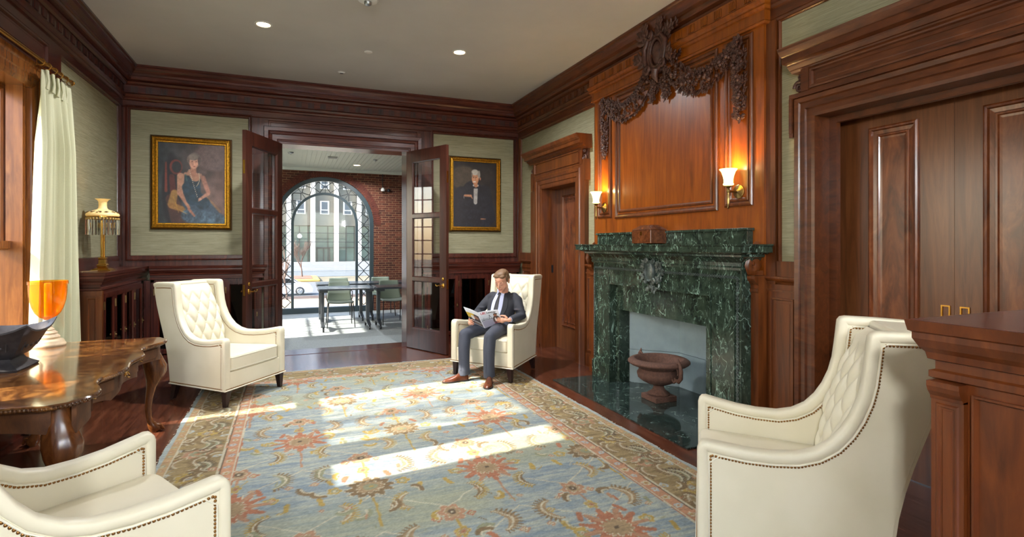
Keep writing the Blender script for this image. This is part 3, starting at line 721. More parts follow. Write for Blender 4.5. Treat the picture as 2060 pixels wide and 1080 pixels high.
def bare_tree(name, x, y, z, h, seed, label, mat, spread=.5, base=.09, group=None, levels=5, droop=0, lean=0):
    rnd = random.Random(seed); mb = MB()
    def br(p, d, L, r, lv):
        n = 4; pts = [p]; q = Vector(p); dd = Vector(d)
        for i in range(n):
            dd = (dd+Vector((rnd.uniform(-.12,.12), rnd.uniform(-.12,.12), .05))).normalized(); q = q+dd*L/n; pts.append(tuple(q))
        mb.tube(pts, [max(.006, r*(1-.45*i/n)) for i in range(n+1)], 6 if lv > 1 else 3)
        if lv == 0: return
        for k in range(3 if lv < levels else 5):
            i = rnd.randint(1 if lv < levels else 2, n); a = rnd.uniform(0, 2*PI); s = spread*rnd.uniform(.7,1.2)
            e = (dd+Vector((math.cos(a)*s, math.sin(a)*s, rnd.uniform(-.1,.25)))).normalized(); br(pts[i], e, L*rnd.uniform(.6,.8), r*.55, lv-1)
    br((x,y,z), (lean,0,1), h*.36, base, levels)
    return tag(build(mb, name, mat, smooth=60, origin=(x,y,z)), label, 'tree', group)
M['bark'] = plain('grey_brown_bark', (112,92,82), .9); M['twig'] = plain('reddish_bark', (88,70,64), .9)
bare_tree('bare_tree', 1.2, 66, -2.16, 4.6, 4, 'leafless young street tree on the yellow kerbed island', M['twig'], .5, .085, levels=6)
bare_tree('bare_tree', -.26, 41, -2.4, 4.2, 9, 'thin leafless tree behind the left glazed side strip of the arched window', M['bark'], .4, .07, levels=4)
# parked white car
def car():
    X0, Yc, Z0 = -3.0, 45.2, -2.4
    c = thing('parked_car', 'white parked car with its front end showing through the arched window', 'car', (X0+2.3, Yc, Z0))
    W = .88; prof = [(0,.35),(.02,.62),(.25,.82),(.9,.9),(1.5,1.30),(2.2,1.43),(2.9,1.38),(3.5,1.0),(4.1,.86),(4.5,.72),(4.62,.5),(4.6,.3),(3.9,.22),(.6,.22)]
    mb = MB(); rs = []
    for v, s in ((-W,.9),(-W+.08,1),(W-.08,1),(W,.9)): rs.append([(X0+2.3+(x-2.3)*(1 if abs(v)<W else .985), Yc+v*(1 if z < .9 else .86), Z0+z*(s if z < .9 else 1)) for x, z in prof])
    mb.rings(rs); white = plain('white_car_paint', (190,194,200), .2, Coat_Weight=.6); build(mb, 'body', white, c, smooth=35)
    mb = MB()
    for s in (-1, 1):
        y = Yc+s*.775
        q = [(1.0,.93),(1.55,1.25),(2.2,1.36),(2.85,1.31),(3.35,.98)]; mb.hexa([(X0+x,y-.02,Z0+z) for x, z in q], [(X0+x,y+.02,Z0+z) for x, z in q])
    mb.hexa([(X0+2.95,Yc-.62,Z0+1.34),(X0+2.95,Yc+.62,Z0+1.34),(X0+3.45,Yc+.66,Z0+1.02),(X0+3.45,Yc-.66,Z0+1.02)], [(X0+3.0,Yc-.62,Z0+1.37),(X0+3.0,Yc+.62,Z0+1.37),(X0+3.5,Yc+.66,Z0+1.04),(X0+3.5,Yc-.66,Z0+1.04)])
    build(mb, 'window', plain('car_window', (30,36,42), .1), c)
    for x in (.85, 3.65):
        for s in (-1, 1):
            w = build(MB().lathe([(0,-.1),(.28,-.11),(.325,-.09),(.33,0),(.325,.09),(.28,.11),(0,.1)], (X0+x, Yc+s*.80, Z0+.33), 24, 'y'), 'wheel', M['black'], c, smooth=40)
            mb = MB(); mb.lathe([(.20,.115),(.21,.125),(.19,.13),(.18,.118)], (X0+x, Yc+s*.80-(0 if s > 0 else .24), Z0+.33), 24, 'y')
            for k in range(7):
                a = 2*PI*k/7; mb.tube([(X0+x, Yc+s*.925, Z0+.33), (X0+x+.2*math.cos(a), Yc+s*.92, Z0+.33+.2*math.sin(a))], .022, 6)
            build(mb, 'hubcap', M['chrome'], w, smooth=40)
    mb = MB(); mb.ball((X0+4.38,Yc-.72,Z0+.66), (.16,.1,.07), 10, 6); mb.ball((X0+4.38,Yc+.72,Z0+.66), (.16,.1,.07), 10, 6); build(mb, 'headlamp', plain('headlamp_glass', (220,120,90), .2), c, smooth=60)
car()
t = thing('hung_white_globe', 'white globe hung from the overhead cable, seen through the arched window', 'street lamp', (.72,50,-2.4))
build(MB().lathe([(.04,2.42),(.05,2.48),(.01,2.5),(.01,2.53)], (.72,50.5,0), 12), 'cap', M['chrome'], t, smooth=40)
mb = MB(); mb.ball((.72,50.5,2.24), .19, 16, 12); build(mb, 'globe', plain('white_globe', (250,250,250), .3), t, smooth=180)  # plain white ball with a cap, set on the overhead cable
mb = MB()
for z, dz in ((2.53,-.1),(1.75,-.1)):
    mb.tube([(-20,50.5,z+.3),(.72,50.5,z),(20,50.5,z+dz)], .025, 6)
tag(build(mb, 'overhead_cables', M['black']), 'two dark overhead cables crossing the street outside the arch', 'cable')
# ================================================================ carving helpers
def basis(pl):
    o = Vector(pl.pt(0,0,0)); return (Vector(pl.pt(1,0,0))-o, Vector(pl.pt(0,1,0))-o, Vector(pl.pt(0,0,1))-o)
def petal(mb, pl, u, v, w, ang, L, W, T, tilt=.3, seg=6):
    eu, ev, en = basis(pl); d = eu*math.cos(ang)+ev*math.sin(ang); sd = en.cross(d); dd = (d*math.cos(tilt)+en*math.sin(tilt)); nn = dd.cross(sd)
    c = Vector(pl.pt(u, v, w))+dd*L*.5; rs = []
    for t, q in ((0,.25),(.2,.75),(.5,1),(.8,.6),(1,.05)):
        o = c+dd*(t-.5)*L; rs.append([tuple(o+sd*W*q*math.cos(2*PI*k/seg)+nn*T*(q*.7+.3)*math.sin(2*PI*k/seg)) for k in range(seg)])
    mb.rings(rs)
def flower(mb, pl, u, v, w, R, n=6):
    a0 = random.random()*3
    for k in range(n): petal(mb, pl, u, v, w, a0+2*PI*k/n, R, R*.36, R*.16, .35)
    for k in range(n-1): petal(mb, pl, u, v, w+R*.25, a0+.5+2*PI*k/(n-1), R*.6, R*.26, R*.14, .8)
    mb.ball(pl.pt(u, v, w+R*.35), R*.22, 6, 4)
def fruit(mb, pl, u, v, w, R): mb.ball(pl.pt(u, v, w), R, 8, 6)
def ringlet(mb, pl, u, v, w, R):
    pts = [pl.pt(u+R*math.cos(2*PI*k/10), v+R*math.sin(2*PI*k/10), w) for k in range(11)]; mb.tube(pts, R*.28, 6); mb.ball(pl.pt(u,v,w), R*.35, 6, 4)
def garland(mb, pl, path, wd, w0=.02, dens=1.0, taper=None):
    P = [Vector(p) for p in path]; L = [0]
    for i in range(1, len(P)): L.append(L[-1]+(P[i]-P[i-1]).length)
    N = int(L[-1]/.021*dens)
    for i in range(N):
        s = L[-1]*(i+.5)/N; k = max(j for j in range(len(L)-1) if L[j] <= s); f = (s-L[k])/(L[k+1]-L[k]); c = P[k].lerp(P[k+1], f)
        d = (P[k+1]-P[k]).normalized(); nn = Vector((-d.y, d.x)); q = wd(s/L[-1]); off = random.uniform(-1,1)
        c = c+nn*off*q*.7; up = w0+q*.55*math.sqrt(max(0,1-off*off*.8)); r = random.random()
        if r < .32: flower(mb, pl, c.x, c.y, up*.8, random.uniform(.024,.04), random.choice((5,6,7)))
        elif r < .55: fruit(mb, pl, c.x, c.y, up, random.uniform(.012,.02))
        elif r < .65: ringlet(mb, pl, c.x, c.y, up, random.uniform(.013,.02))
        sg = 1 if off > 0 else -1; a = math.atan2(nn.y*sg, nn.x*sg)+random.uniform(-.9,.9)
        c2 = P[k].lerp(P[k+1], f)+nn*sg*q*.55; petal(mb, pl, c2.x, c2.y, w0*.6+.008, a, random.uniform(.04,.065), .015, .007, random.uniform(.05,.4))
# ================================================================ chimney breast and overmantel
random.seed(5)
pO = wall_x(3.36); BY0, BY1 = 3.073, 5.552
ov = thing('overmantel', 'honey coloured panelled overmantel with dark carved garland above the green marble fireplace', 'panelling', (3.36, 4.31, 1.5))
build(MB().box(3.36, XR+.001, BY0, BY1, 1.505, 3.2).box(3.36, XR+.001, BY0, 3.14, 1.264, 1.505).box(3.36, XR+.001, 5.323, BY1, 1.264, 1.505), 'backing_board', M['wood_over'], ov)
PM = [(0,0),(0,.012),(.008,.02),(.02,.022),(.03,.014),(.034,.002),(.048,0)]
def ppanel(name, a, b, c, d, inset):
    mb = MB(); pO.ring(mb, a, b, c, d, PM); f = .062
    pO.ring(mb, a+f, b-f, c+f, d-f, [(0,0),(.006,.014),(.018,.016),(.028,.004),(.034,-.001)]) if inset else None
    return build(mb, name, M['wood_right'], ov)
ppanel('side_panel', 3.175, 3.47, 1.81, 3.17, False); ppanel('side_panel', 5.19, 5.47, 1.81, 3.17, False)
mb = MB(); pO.ring(mb, 3.215, 3.43, 1.85, 3.13, [(0,0),(.004,.012),(.016,.014),(.022,.002),(.03,0)]); build(mb, 'panel_moulding', M['wood_right'], ov)
mb = MB(); pO.ring(mb, 5.23, 5.43, 1.85, 3.13, [(0,0),(.004,.012),(.016,.014),(.022,.002),(.03,0)]); build(mb, 'panel_moulding', M['wood_right'], ov)
ppanel('centre_panel', 3.55, 5.11, 1.79, 3.17, True)
# cartouche
mb = MB(); cu, cv = 4.30, 3.37
rs = []
for q, w in ((1.0,.03),(1.02,.05),(.95,.06),(.8,.075),(.5,.09),(.2,.098),(.02,.10)):
    rs.append([pO.pt(cu+.075*q*math.cos(2*PI*k/28), cv+.12*q*math.sin(2*PI*k/28), w) for k in range(28)])
mb.rings(rs)
for R1, R2, t in ((.092,.140,.018),(.122,.172,.020)): mb.tube([pO.pt(cu+R1*math.cos(2*PI*k/36), cv+R2*math.sin(2*PI*k/36), .07) for k in range(37)], t, 8)
rs = []
for q, w in ((1.28,.0),(1.3,.04),(1.1,.055),(.6,.05)): rs.append([pO.pt(cu+.115*q*math.cos(2*PI*k/28), cv+.15*q*math.sin(2*PI*k/28), w) for k in range(28)])
mb.rings(rs)
for s in (-1, 1):
    spiral(mb, pO, cu+s*.075, cv+.185, .05, .09, sgn=s, t=.022, start=PI/2); spiral(mb, pO, cu+s*.115, cv-.135, .045, .09, sgn=-s, t=.02, start=0)
    mb.tube([pO.pt(cu+s*.10, cv+.15, .09), pO.pt(cu+s*.16, cv+.07, .09), pO.pt(cu+s*.155, cv-.03, .09), pO.pt(cu+s*.135, cv-.1, .09)], [.02,.026,.024,.018], 8)
mb.tube([pO.pt(cu, cv-.17, .08), pO.pt(cu+.005, cv-.23, .085), pO.pt(cu, cv-.29, .05)], [.04,.032,.008], 8)
build(mb, 'carved_cartouche', M['carve'], ov, smooth=60)
def acanthus(mb, u, v, ang, L, w=.06):
    for i in range(6):
        q = i/5; a = ang+.5*math.sin(q*2.2); c = (u+math.cos(a)*L*q*.8, v+math.sin(a)*L*q*.8)
        for s in (-1, 0, 1): petal(mb, pO, c[0], c[1], w+.05*math.sin(q*PI), a+s*(.95-.3*q), L*(.42-.16*q), .024*(1.2-.5*q), .012, .25)
mb = MB()
for s in (-1, 1):
    acanthus(mb, cu+s*.14, cv+.10, PI/2-s*.75, .26); acanthus(mb, cu+s*.16, cv-.02, -s*.25+(0 if s > 0 else PI), .20); acanthus(mb, cu+s*.10, cv+.16, PI/2-s*.15, .18, .09)
    acanthus(mb, cu+s*.14, cv-.08, PI/2-s*1.3, .22)
gm = mb
for s in (-1, 1):
    end = 3.30 if s < 0 else 5.30
    path = [(cu+s*.10, 3.25), (cu+s*.2, 3.14), (cu+s*.32, 3.02), (cu+s*.46, 2.95), (cu+s*.60, 2.93), (cu+s*.72, 2.955), (cu+s*.84, 3.02), (end-s*.02, 3.10)]
    garland(gm, pO, path, lambda t: .07+.04*math.sin(min(1,t*1.05)*PI)+.03*(1-t), dens=4.0)
    flower(gm, pO, end, 3.12, .03, .075, 8); flower(gm, pO, end, 3.12, .055, .045, 7)
    garland(gm, pO, [(end, 3.08), (end, 2.95)], lambda t: .045+.035*t, dens=3.2)
    garland(gm, pO, [(end, 2.95), (end-.005, 2.72)], lambda t: .078-.03*t, dens=4.2)
    garland(gm, pO, [(end, 2.72), (end, 2.51)], lambda t: .06-.04*t, dens=3.8)
    petal(gm, pO, end, 2.53, .02, -PI/2, .06, .016, .01, .1)
for s in (-.07, .07): garland(gm, pO, [(cu+s, 3.12), (cu+s*1.6, 2.92)], lambda t: .07-.045*t, dens=4.5)
build(gm, 'carved_garland', M['carve'], ov, smooth=50)
# pilasters under the overmantel with scroll consoles
mb = MB()
for a, b in ((BY0, 3.155), (5.47, BY1)):
    mb.box(3.30, XR, a, b, 0, 1.20); mb.box(3.285, XR, a-.006, b+.006, 0, .17)
    mb.sweep([(3.30,a-.004,0),(3.30,b+.004,0)], [(-.11,1.13),(.006,1.13),(.012,1.14),(.012,1.16),(.004,1.165),(.006,1.19),(.03,1.22),(.04,1.24),(.04,1.262),(-.11,1.262)])
struct(build(mb, 'trim_9', M['wood_right']))
mb = MB()
for yy in (3.115, 5.51):
    pts = [(3.345,yy,1.50),(3.31,yy,1.47),(3.30,yy,1.43),(3.315,yy,1.38),(3.335,yy,1.34),(3.30,yy,1.295),(3.26,yy,1.30),(3.245,yy,1.34),(3.255,yy,1.375),(3.275,yy,1.37),(3.27,yy,1.345)]
    mb = MB(); mb.tube(pts, [(.018,.04)]*len(pts), 8)
    mb.box(3.30, 3.358, yy-.036, yy+.036, 1.265, 1.30)
    build(mb, 'scroll_console', M['wood_right'], ov, smooth=50)
# ================================================================ green marble fireplace
fp = thing('fireplace_surround', 'green veined marble fireplace surround with carved central medallion', 'fireplace', (3.2, 4.23, 0))
MY0, MY1, FX, IX = 3.144, 5.319, 3.20, 3.285
mb = MB()
mb.box(FX, 3.42, 4.985, MY1, 0, 1.32); mb.box(FX, 3.42, MY0, 3.48, 0, 1.32); mb.box(FX, 3.42, 3.48, 4.985, 1.075, 1.32)
for a, b in ((4.985, MY1), (MY0, 3.48)): mb.box(FX-.015, 3.42, a-.008, b+.008, 0, .20)
build(mb, 'outer_frame', M['marble'], fp, bevel=.003)
mb = MB(); mb.box(IX, 3.42, 4.93, 4.985, 0, 1.075); mb.box(IX, 3.42, 3.48, 3.615, 0, 1.075); mb.box(IX, 3.42, 3.615, 4.93, .80, 1.075)
for q in (4.985,): pass
build(mb, 'inner_slip', M['marble'], fp, bevel=.002)
mb = MB(); mb.sweep([(3.36,MY0,0),(FX,MY0,0),(FX,MY1,0),(3.36,MY1,0)][::1], [(0,1.30),(.012,1.30),(.018,1.32),(.01,1.33),(.02,1.36),(.05,1.395),(.075,1.405),(.08,1.42),(.11,1.43),(.115,1.438),(.15,1.44),(.15,1.485),(.158,1.492),(.158,1.503),(-.12,1.503),(-.12,1.30)])
build(mb, 'mantel_shelf', M['marble'], fp)
build(MB().box(3.30, 3.36, 3.18, 5.40, 1.503, 1.61).box(3.285, 3.36, 3.165, 5.415, 1.61, 1.632), 'upstand', M['marble'], fp, bevel=.003)
# rope-like carved band round the outer frame
mb = MB(); pF = wall_x(FX)
def bandpath(pts, st=.028):
    for (a, b), (c, d) in zip(pts[:-1], pts[1:]):
        L = math.hypot(c-a, d-b); n = int(L/st)
        for k in range(n): ringlet(mb, pF, a+(c-a)*(k+.5)/n, b+(d-b)*(k+.5)/n, .008, .0105)
bandpath([(MY1-.03,.24),(MY1-.03,1.245),(MY0+.03,1.245),(MY0+.03,.24)])
M['marble_c'] = marble('carved_marble', (34,44,42), (74,84,80), (150,170,160), .4, rough=.4, sc=3)
build(mb, 'carved_band', M['marble_c'], fp, smooth=60)
mb = MB()
for (a, b) in ((MY0+.06, 3.475), (4.99, MY1-.06)):
    for q in (a, b-.012): mb.box(FX-.008, FX, q, q+.012, .22, 1.20)
mb.box(FX-.008, FX, MY0+.06, MY1-.06, 1.19, 1.202); mb.box(FX-.008, FX, 3.48, 4.985, 1.075, 1.09)
build(mb, 'frame_bead', M['marble'], fp)
mb = MB(); cu, cv = 4.235, 1.245; rs = []
for q, w in ((1.1,0),(1.12,.035),(1,.05),(.85,.03),(.6,.042),(.2,.05),(.01,.05)):
    rs.append([pF.pt(cu+.062*q*math.cos(2*PI*k/20), cv+.095*q*math.sin(2*PI*k/20), w) for k in range(20)])
mb.rings(rs)
for s in (-1, 1):
    spiral(mb, pF, cu+s*.05, cv+.10, .026, .035, sgn=s, t=.011); spiral(mb, pF, cu+s*.06, cv-.09, .026, .035, sgn=-s, t=.011)
    garland(mb, pF, [(cu+s*.09, cv+.09), (cu+s*.12, cv+.0), (cu+s*.09, cv-.11)], lambda t: .03, w0=.004, dens=1.7)
    garland(mb, pF, [(cu+s*.05, cv-.13), (cu+s*.01, cv-.17)], lambda t: .025, w0=.004, dens=2)
build(mb, 'carved_medallion', M['marble_c'], fp, smooth=50)
# firebox of slate slabs, splayed
mb = MB(); X2 = 3.78
for q in (((3.42,4.93),(X2,4.55)), ((X2,4.55),(X2,3.95)), ((X2,3.95),(3.42,3.615))):
    (a, b), (c, d) = q; mb.hexa([(a,b,0),(c,d,0),(c,d,.36),(a,b,.36)], [(a+.03,b,0),(c+.03,d,0),(c+.03,d,.36),(a+.03,b,.36)]); mb.hexa([(a,b,.364),(c,d,.364),(c,d,.95),(a,b,.95)], [(a+.03,b,.364),(c+.03,d,.364),(c+.03,d,.95),(a+.03,b,.95)])
mb.box(3.42, 3.85, 3.5, 5.0, .94, .98)
build(mb, 'firebox_lining', M['slate'], fp)
struct(build(MB().box(3.85, 3.9, 3.4, 5.1, -.05, 1).box(3.4, 3.9, 3.4, 3.5, -.05, 1).box(3.4,3.9,5.0,5.1,-.05,1), 'trim_10', M['darkint']))
build(MB().box(3.42, 3.80, 3.6, 4.95, -.01, .004), 'firebox_floor', M['hearth'], fp)
tag(build(MB().box(2.68, 3.42, 3.14, 5.32, .0, .012), 'hearth_slab', M['hearth'], bevel=.002), 'polished dark green marble hearth slab in front of the fireplace', 'hearth', kind=None)
# ---- tea caddy box on the mantel shelf
cb = thing('tea_caddy_box', 'small figured wooden caddy box with hipped lid on the mantel shelf', 'box', (3.22, 4.30, 1.503))
M['caddy'] = wood('caddy_rosewood', (50,24,12), (98,54,28), (132,80,44), rough=.25, scale=(12,12,12), seed=21)
z0 = 1.504; bx = (3.12, 3.31, 4.16, 4.46)
build(MB().box(bx[0], bx[1], bx[2], bx[3], z0+.008, z0+.135), 'body', M['caddy'], cb, bevel=.004)
mb = MB(); mb.hexa([(bx[0]-.004,bx[2]-.004,z0+.137),(bx[1]+.004,bx[2]-.004,z0+.137),(bx[1]+.004,bx[3]+.004,z0+.137),(bx[0]-.004,bx[3]+.004,z0+.137)], [(3.17,4.23,z0+.185),(3.26,4.23,z0+.185),(3.26,4.39,z0+.185),(3.17,4.39,z0+.185)]); build(mb, 'lid', M['caddy'], cb, bevel=.003)
build(MB().box(bx[0]-.002, bx[0]+.001, 4.295, 4.325, z0+.085, z0+.12), 'lock_plate', M['brass'], cb)
mb = MB()
for x in (bx[0]+.02, bx[1]-.02):
    for y in (bx[2]+.02, bx[3]-.02): mb.ball((x,y,z0+.007), .008, 8, 6)
build(mb, 'feet', M['brass'], cb)
# ---- rusted iron urn on the hearth
ur = thing('iron_urn', 'rusted cast iron urn with two scroll handles standing on the hearth', 'urn', (3.275, 4.24, .012))
ux, uy, uz = 3.275, 4.24, .012
build(MB().box(ux-.118, ux+.118, uy-.118, uy+.118, uz, uz+.05), 'plinth', M['rust'], ur, bevel=.004)
def lobes(a, h): return 1+(.045*abs(math.sin(a*11)) if .155 < h-uz < .245 else 0)
mb = MB(); mb.lathe([(.10,uz+.05),(.105,uz+.062),(.09,uz+.075),(.065,uz+.09),(.052,uz+.112),(.048,uz+.13),(.056,uz+.142),(.05,uz+.15)], (ux,uy,0), 40, fn=lambda a, h: 1+.03*math.sin(a*12)); build(mb, 'foot', M['rust'], ur, smooth=60)
mb = MB(); mb.lathe([(.05,uz+.145),(.10,uz+.158),(.155,uz+.185),(.19,uz+.215),(.205,uz+.245),(.205,uz+.26),(.188,uz+.285),(.178,uz+.30),(.19,uz+.312),(.24,uz+.33),(.282,uz+.352),(.292,uz+.362),(.29,uz+.374),(.27,uz+.39),(.235,uz+.40),(.225,uz+.395),(.19,uz+.34),(.15,uz+.27),(.05,uz+.22),(0,uz+.215)], (ux,uy,0), 132, fn=lobes)
build(mb, 'bowl', M['rust'], ur, smooth=60)
mb = MB()
for k in range(40):
    a = 2*PI*k/40; mb.tube([(ux+r*math.cos(a+d), uy+r*math.sin(a+d), uz+z) for r, z, d in ((.255,.338,-.03),(.272,.349,0),(.255,.338,.03))], .004, 5)
build(mb, 'rim_relief', M['rust'], ur, smooth=60)
for s in (-1, 1):
    P = lambda r, z: (ux+.05*s*0, uy+s*r, uz+z)
    mb = MB(); mb.tube([P(.20,.235),(P(.225,.215)),P(.25,.232),P(.235,.255),P(.22,.245)], [.012,.014,.012,.01,.006], 8)
    mb.tube([P(.24,.24),P(.285,.235),P(.315,.27),P(.32,.33),P(.305,.39),P(.285,.42),P(.28,.445)], [(.012,.016),(.015,.022),(.016,.024),(.015,.022),(.013,.018),(.009,.012),.003], 8)
    mb.tube([P(.305,.39),P(.28,.405),P(.262,.39),P(.268,.37),P(.28,.375)], [.012,.011,.010,.008,.005], 8)
    mb.tube([P(.262,.385),P(.27,.34),P(.285,.31),P(.275,.29)], [.010,.009,.009,.006], 8)
    build(mb, 'handle', M['rust'], ur, smooth=60)
# ---- wall sconces
M['shade'] = glow('frosted_glass_shade', (255,214,110), 2.4, (255,236,190)); M['bulb'] = glow('bulb', (255,240,200), 25)
for k, yy in enumerate((3.325, 5.345)):
    s = thing('wall_sconce', ('brass wall sconce with lit bell shade, right of the overmantel panel', 'brass wall sconce with lit bell shade, left of the overmantel panel')[k], 'wall lamp', (3.36, yy, 1.93), 0, 'sconces on the overmantel')
    mb = MB(); mb.lathe([(0,-.03),(.012,-.028),(.02,-.018),(.045,-.012),(.05,-.008),(.056,-.006),(.058,0),(0,0)], (3.36, yy, 1.93), 28, 'x'); build(mb, 'backplate', M['agedbrass'], s, smooth=40)
    x = 3.25; mb = MB(); mb.tube([(3.35,yy,1.93),(3.31,yy,1.928),(3.27,yy,1.93),(x,yy,1.93)], [.010,.008,.010,.012], 10)
    mb.ball((x,yy,1.93), .016, 12, 8); mb.lathe([(.004,1.79),(.009,1.795),(.005,1.803),(.010,1.81),(.012,1.83),(.0125,1.90),(.009,1.91),(.012,1.92),(.012,1.94),(.008,1.95),(.02,1.965),(.034,1.968),(.034,1.972),(0,1.972)], (x,yy,0), 20)
    build(mb, 'arm', M['agedbrass'], s, smooth=40)
    mb = MB(); mb.lathe([(.026,1.975),(.038,1.978),(.042,1.985),(.036,1.995),(.036,2.02),(.042,2.05),(.054,2.085),(.070,2.105),(.068,2.107),(.051,2.087),(.039,2.05),(.033,2.02),(.033,1.99),(.02,1.98)], (x,yy,0), 32); build(mb, 'lamp_shade', M['shade'], s, smooth=60)
    mb = MB(); mb.ball((x,yy,2.045), .02, 12, 8); build(mb, 'light_bulb', M['bulb'], s, smooth=180)
    ld = bpy.data.lights.new('sconce', 'POINT'); ld.energy = SCONCE_W; ld.color = (1,.66,.30); ld.shadow_soft_size = .03
    lo = link(bpy.data.objects.new('sconce_lamp', ld), s); lo.location = (x-3.36, 0, 2.10-1.93)
# ================================================================ built-in cabinets and the counter
CM = [(-.02,1.06),(.0,1.06),(.012,1.066),(.012,1.085),(.0,1.09),(.0,1.115),(.014,1.12),(.018,1.14),(.03,1.155),(.042,1.18),(.042,1.198),(.05,1.203),(.056,1.235),(-.02,1.235)]
def cab_door(pl, a, b, c, d, w, parent, knob=None):
    mb = MB(); pl.ring(mb, a, b, c, d, [(0,w),(0,w+.022),(.045,w+.022),(.052,w+.014),(.06,w+.004)]); o = build(mb, 'door', M['wood_left'], parent)
    mb = MB(); pl.box(mb, a+.055, b-.055, c+.055, d-.055, w+.004, w+.008); build(mb, 'pane', M['pane_dark'], o)
    mb = MB()
    for v in (c+.12, d-.12): pl.box(mb, a-.004, a+.008, v-.04, v+.04, w+.02, w+.028)
    build(mb, 'hinge', M['agedbrass'], o)
    u = b-.02; mb = MB(); mb.ball(pl.pt(u, (c+d)/2, w+.03), .011, 10, 6); pl.box(mb, u-.008, u+.008, (c+d)/2-.03, (c+d)/2+.03, w+.02, w+.026); build(mb, 'knob', M['agedbrass'], o, smooth=60)
def shelf_unit(t, pl, a, b, depth, n, zt=1.06, zb=.12):
    # carcass: back face at w=-depth, front at w=0
    mb = MB(); pl.box(mb, a, a+.03, zb, zt, -depth, -.002); pl.box(mb, b-.03, b, zb, zt, -depth, -.002); pl.box(mb, a, b, zt-.03, zt, -depth, -.002); pl.box(mb, a, b, 0, zb, -depth, .01)
    pl.box(mb, a, b, zb, zt, -depth, -depth+.01); build(mb, 'carcass', M['wood_left'], t)
    mb = MB()
    for z in (.43, .74): pl.box(mb, a+.03, b-.03, z, z+.02, -depth+.01, -.03)
    build(mb, 'shelf', M['darkint'], t); st = (b-a-.06)/n
    for k in range(n): cab_door(pl, a+.03+st*k+.002, a+.03+st*(k+1)-.002, zb+.02, zt-.03, -.01, t)
t = thing('built_in_cabinet', 'long low built in cabinet with glass doors along the left wall, under the prism lamp', 'cabinet', (-1.785, 7.0, 0))
pc = wall_l(-1.62-.056+.02); pc = wall_l(-1.67)
shelf_unit(t, pc, 6.24, 7.75, .275, 4)
mb = MB(); mb.box(-1.945, -1.672, 6.21, 6.24, 0, 1.06); mb.box(-1.70, -1.66, 6.205, 6.25, 0, 1.06); mb.box(-1.94,-1.66,6.2,6.24,0,.14)
pe = wall_y(6.21); pe.ring(mb, -1.78, -1.70, .18, 1.0, [(0,0),(0,.008),(.012,.008),(.02,-.002),(.028,0)]); pe.box(mb, -1.80, -1.655, 1.015, 1.06, 0, .012)
build(mb, 'end_panel', M['wood_right'], t)
mb = MB(); mb.sweep([(-1.676,7.99,0),(-1.676,6.22,0),(-1.93,6.22,0)], CM); mb.box(-1.945, -1.67, 6.22, 7.99, 1.20, 1.2345); build(mb, 'cornice_top', M['wood_back_h'], t)
t = thing('built_in_cabinet', 'built in glass door cabinet on the back wall behind the left empty armchair', 'cabinet', (-1.0, 7.9, 0))
pb = wall_y(7.85)
shelf_unit(t, pb, -1.60, -.36, .14, 3)
mb = MB(); mb.sweep([(-.345,7.98,0),(-.345,7.85,0),(-1.612,7.85,0)], CM); mb.box(-1.612, -.345, 7.85, 7.995, 1.20, 1.2345); build(mb, 'cornice_top', M['wood_back_h'], t)
build(MB().box(-1.668,-1.602,7.80,7.99,0,1.055), 'corner_post', M['wood_left'], t)
t = thing('built_in_cabinet', 'built in glass door cabinet on the back wall behind the seated man', 'cabinet', (2.6, 7.9, 0))
shelf_unit(t, pb, 1.84, 3.35, .14, 3)
mb = MB(); mb.sweep([(3.36,7.85,0),(1.82,7.85,0),(1.82,7.98,0)], CM); mb.box(1.82, 3.36, 7.85, 7.995, 1.20, 1.2345); build(mb, 'cornice_top', M['wood_back_h'], t)
# counter in the right foreground
KX, KY, KZ = 1.805, 1.015, 1.27
t = thing('wooden_counter', 'tall panelled wooden counter with moulded top in the right foreground', 'counter', (2.5, .2, 0))
dz = KZ-1.235
mb = MB(); mb.box(KX, 3.0, -.6, KY, .0, 1.10); build(mb, 'body', M['wood_counter'], t)
pk = wall_l(KX); pk = Pl(lambda u, v, w: (KX-w, u, v))
mb = MB()
for a, b in ((KY-.085, KY), (.10, .18), (-.6, -.52)):
    pk.box(mb, a, b, .14, 1.045, 0, .02); pk.ring(mb, a+.012, b-.012, .2, 1.03, [(0,.02),(.004,.024),(.01,.024),(.014,.018),(.02,.02)], fill=True)
    pk.box(mb, a-.008, b+.004, .0, .14, 0, .028)
    mb.sweep([(KX-.02,b+.0,0),(KX-.02,a,0)][::-1], [(-.02,1.04),(.004,1.04),(.006,1.05),(.018,1.065),(.024,1.08),(.024,1.095),(-.02,1.095)])
    build(mb, 'pilaster', M['wood_counter'], t); mb = MB()
mb = MB()
for a, b in ((.20, KY-.10), (-.5, .08)): mb = MB(); pk.ring(mb, a, b, .16, 1.07, [(0,0),(0,.014),(.006,.014),(.012,.0)]); build(mb, 'side_panel', M['wood_counter'], t)
mb = MB(); mb.sweep([(KX,-.6,0),(KX,KY,0),(3.0,KY,0)], [(a, b+dz) for a, b in CM]) 
mb2 = mb; build(mb, 'cornice', M['wood_counter'], t)
build(MB().box(KX-.05, 3.0, -.6, KY+.05, KZ-.02, KZ+.001), 'counter_top', M['wood_back_h'], t, bevel=.002)
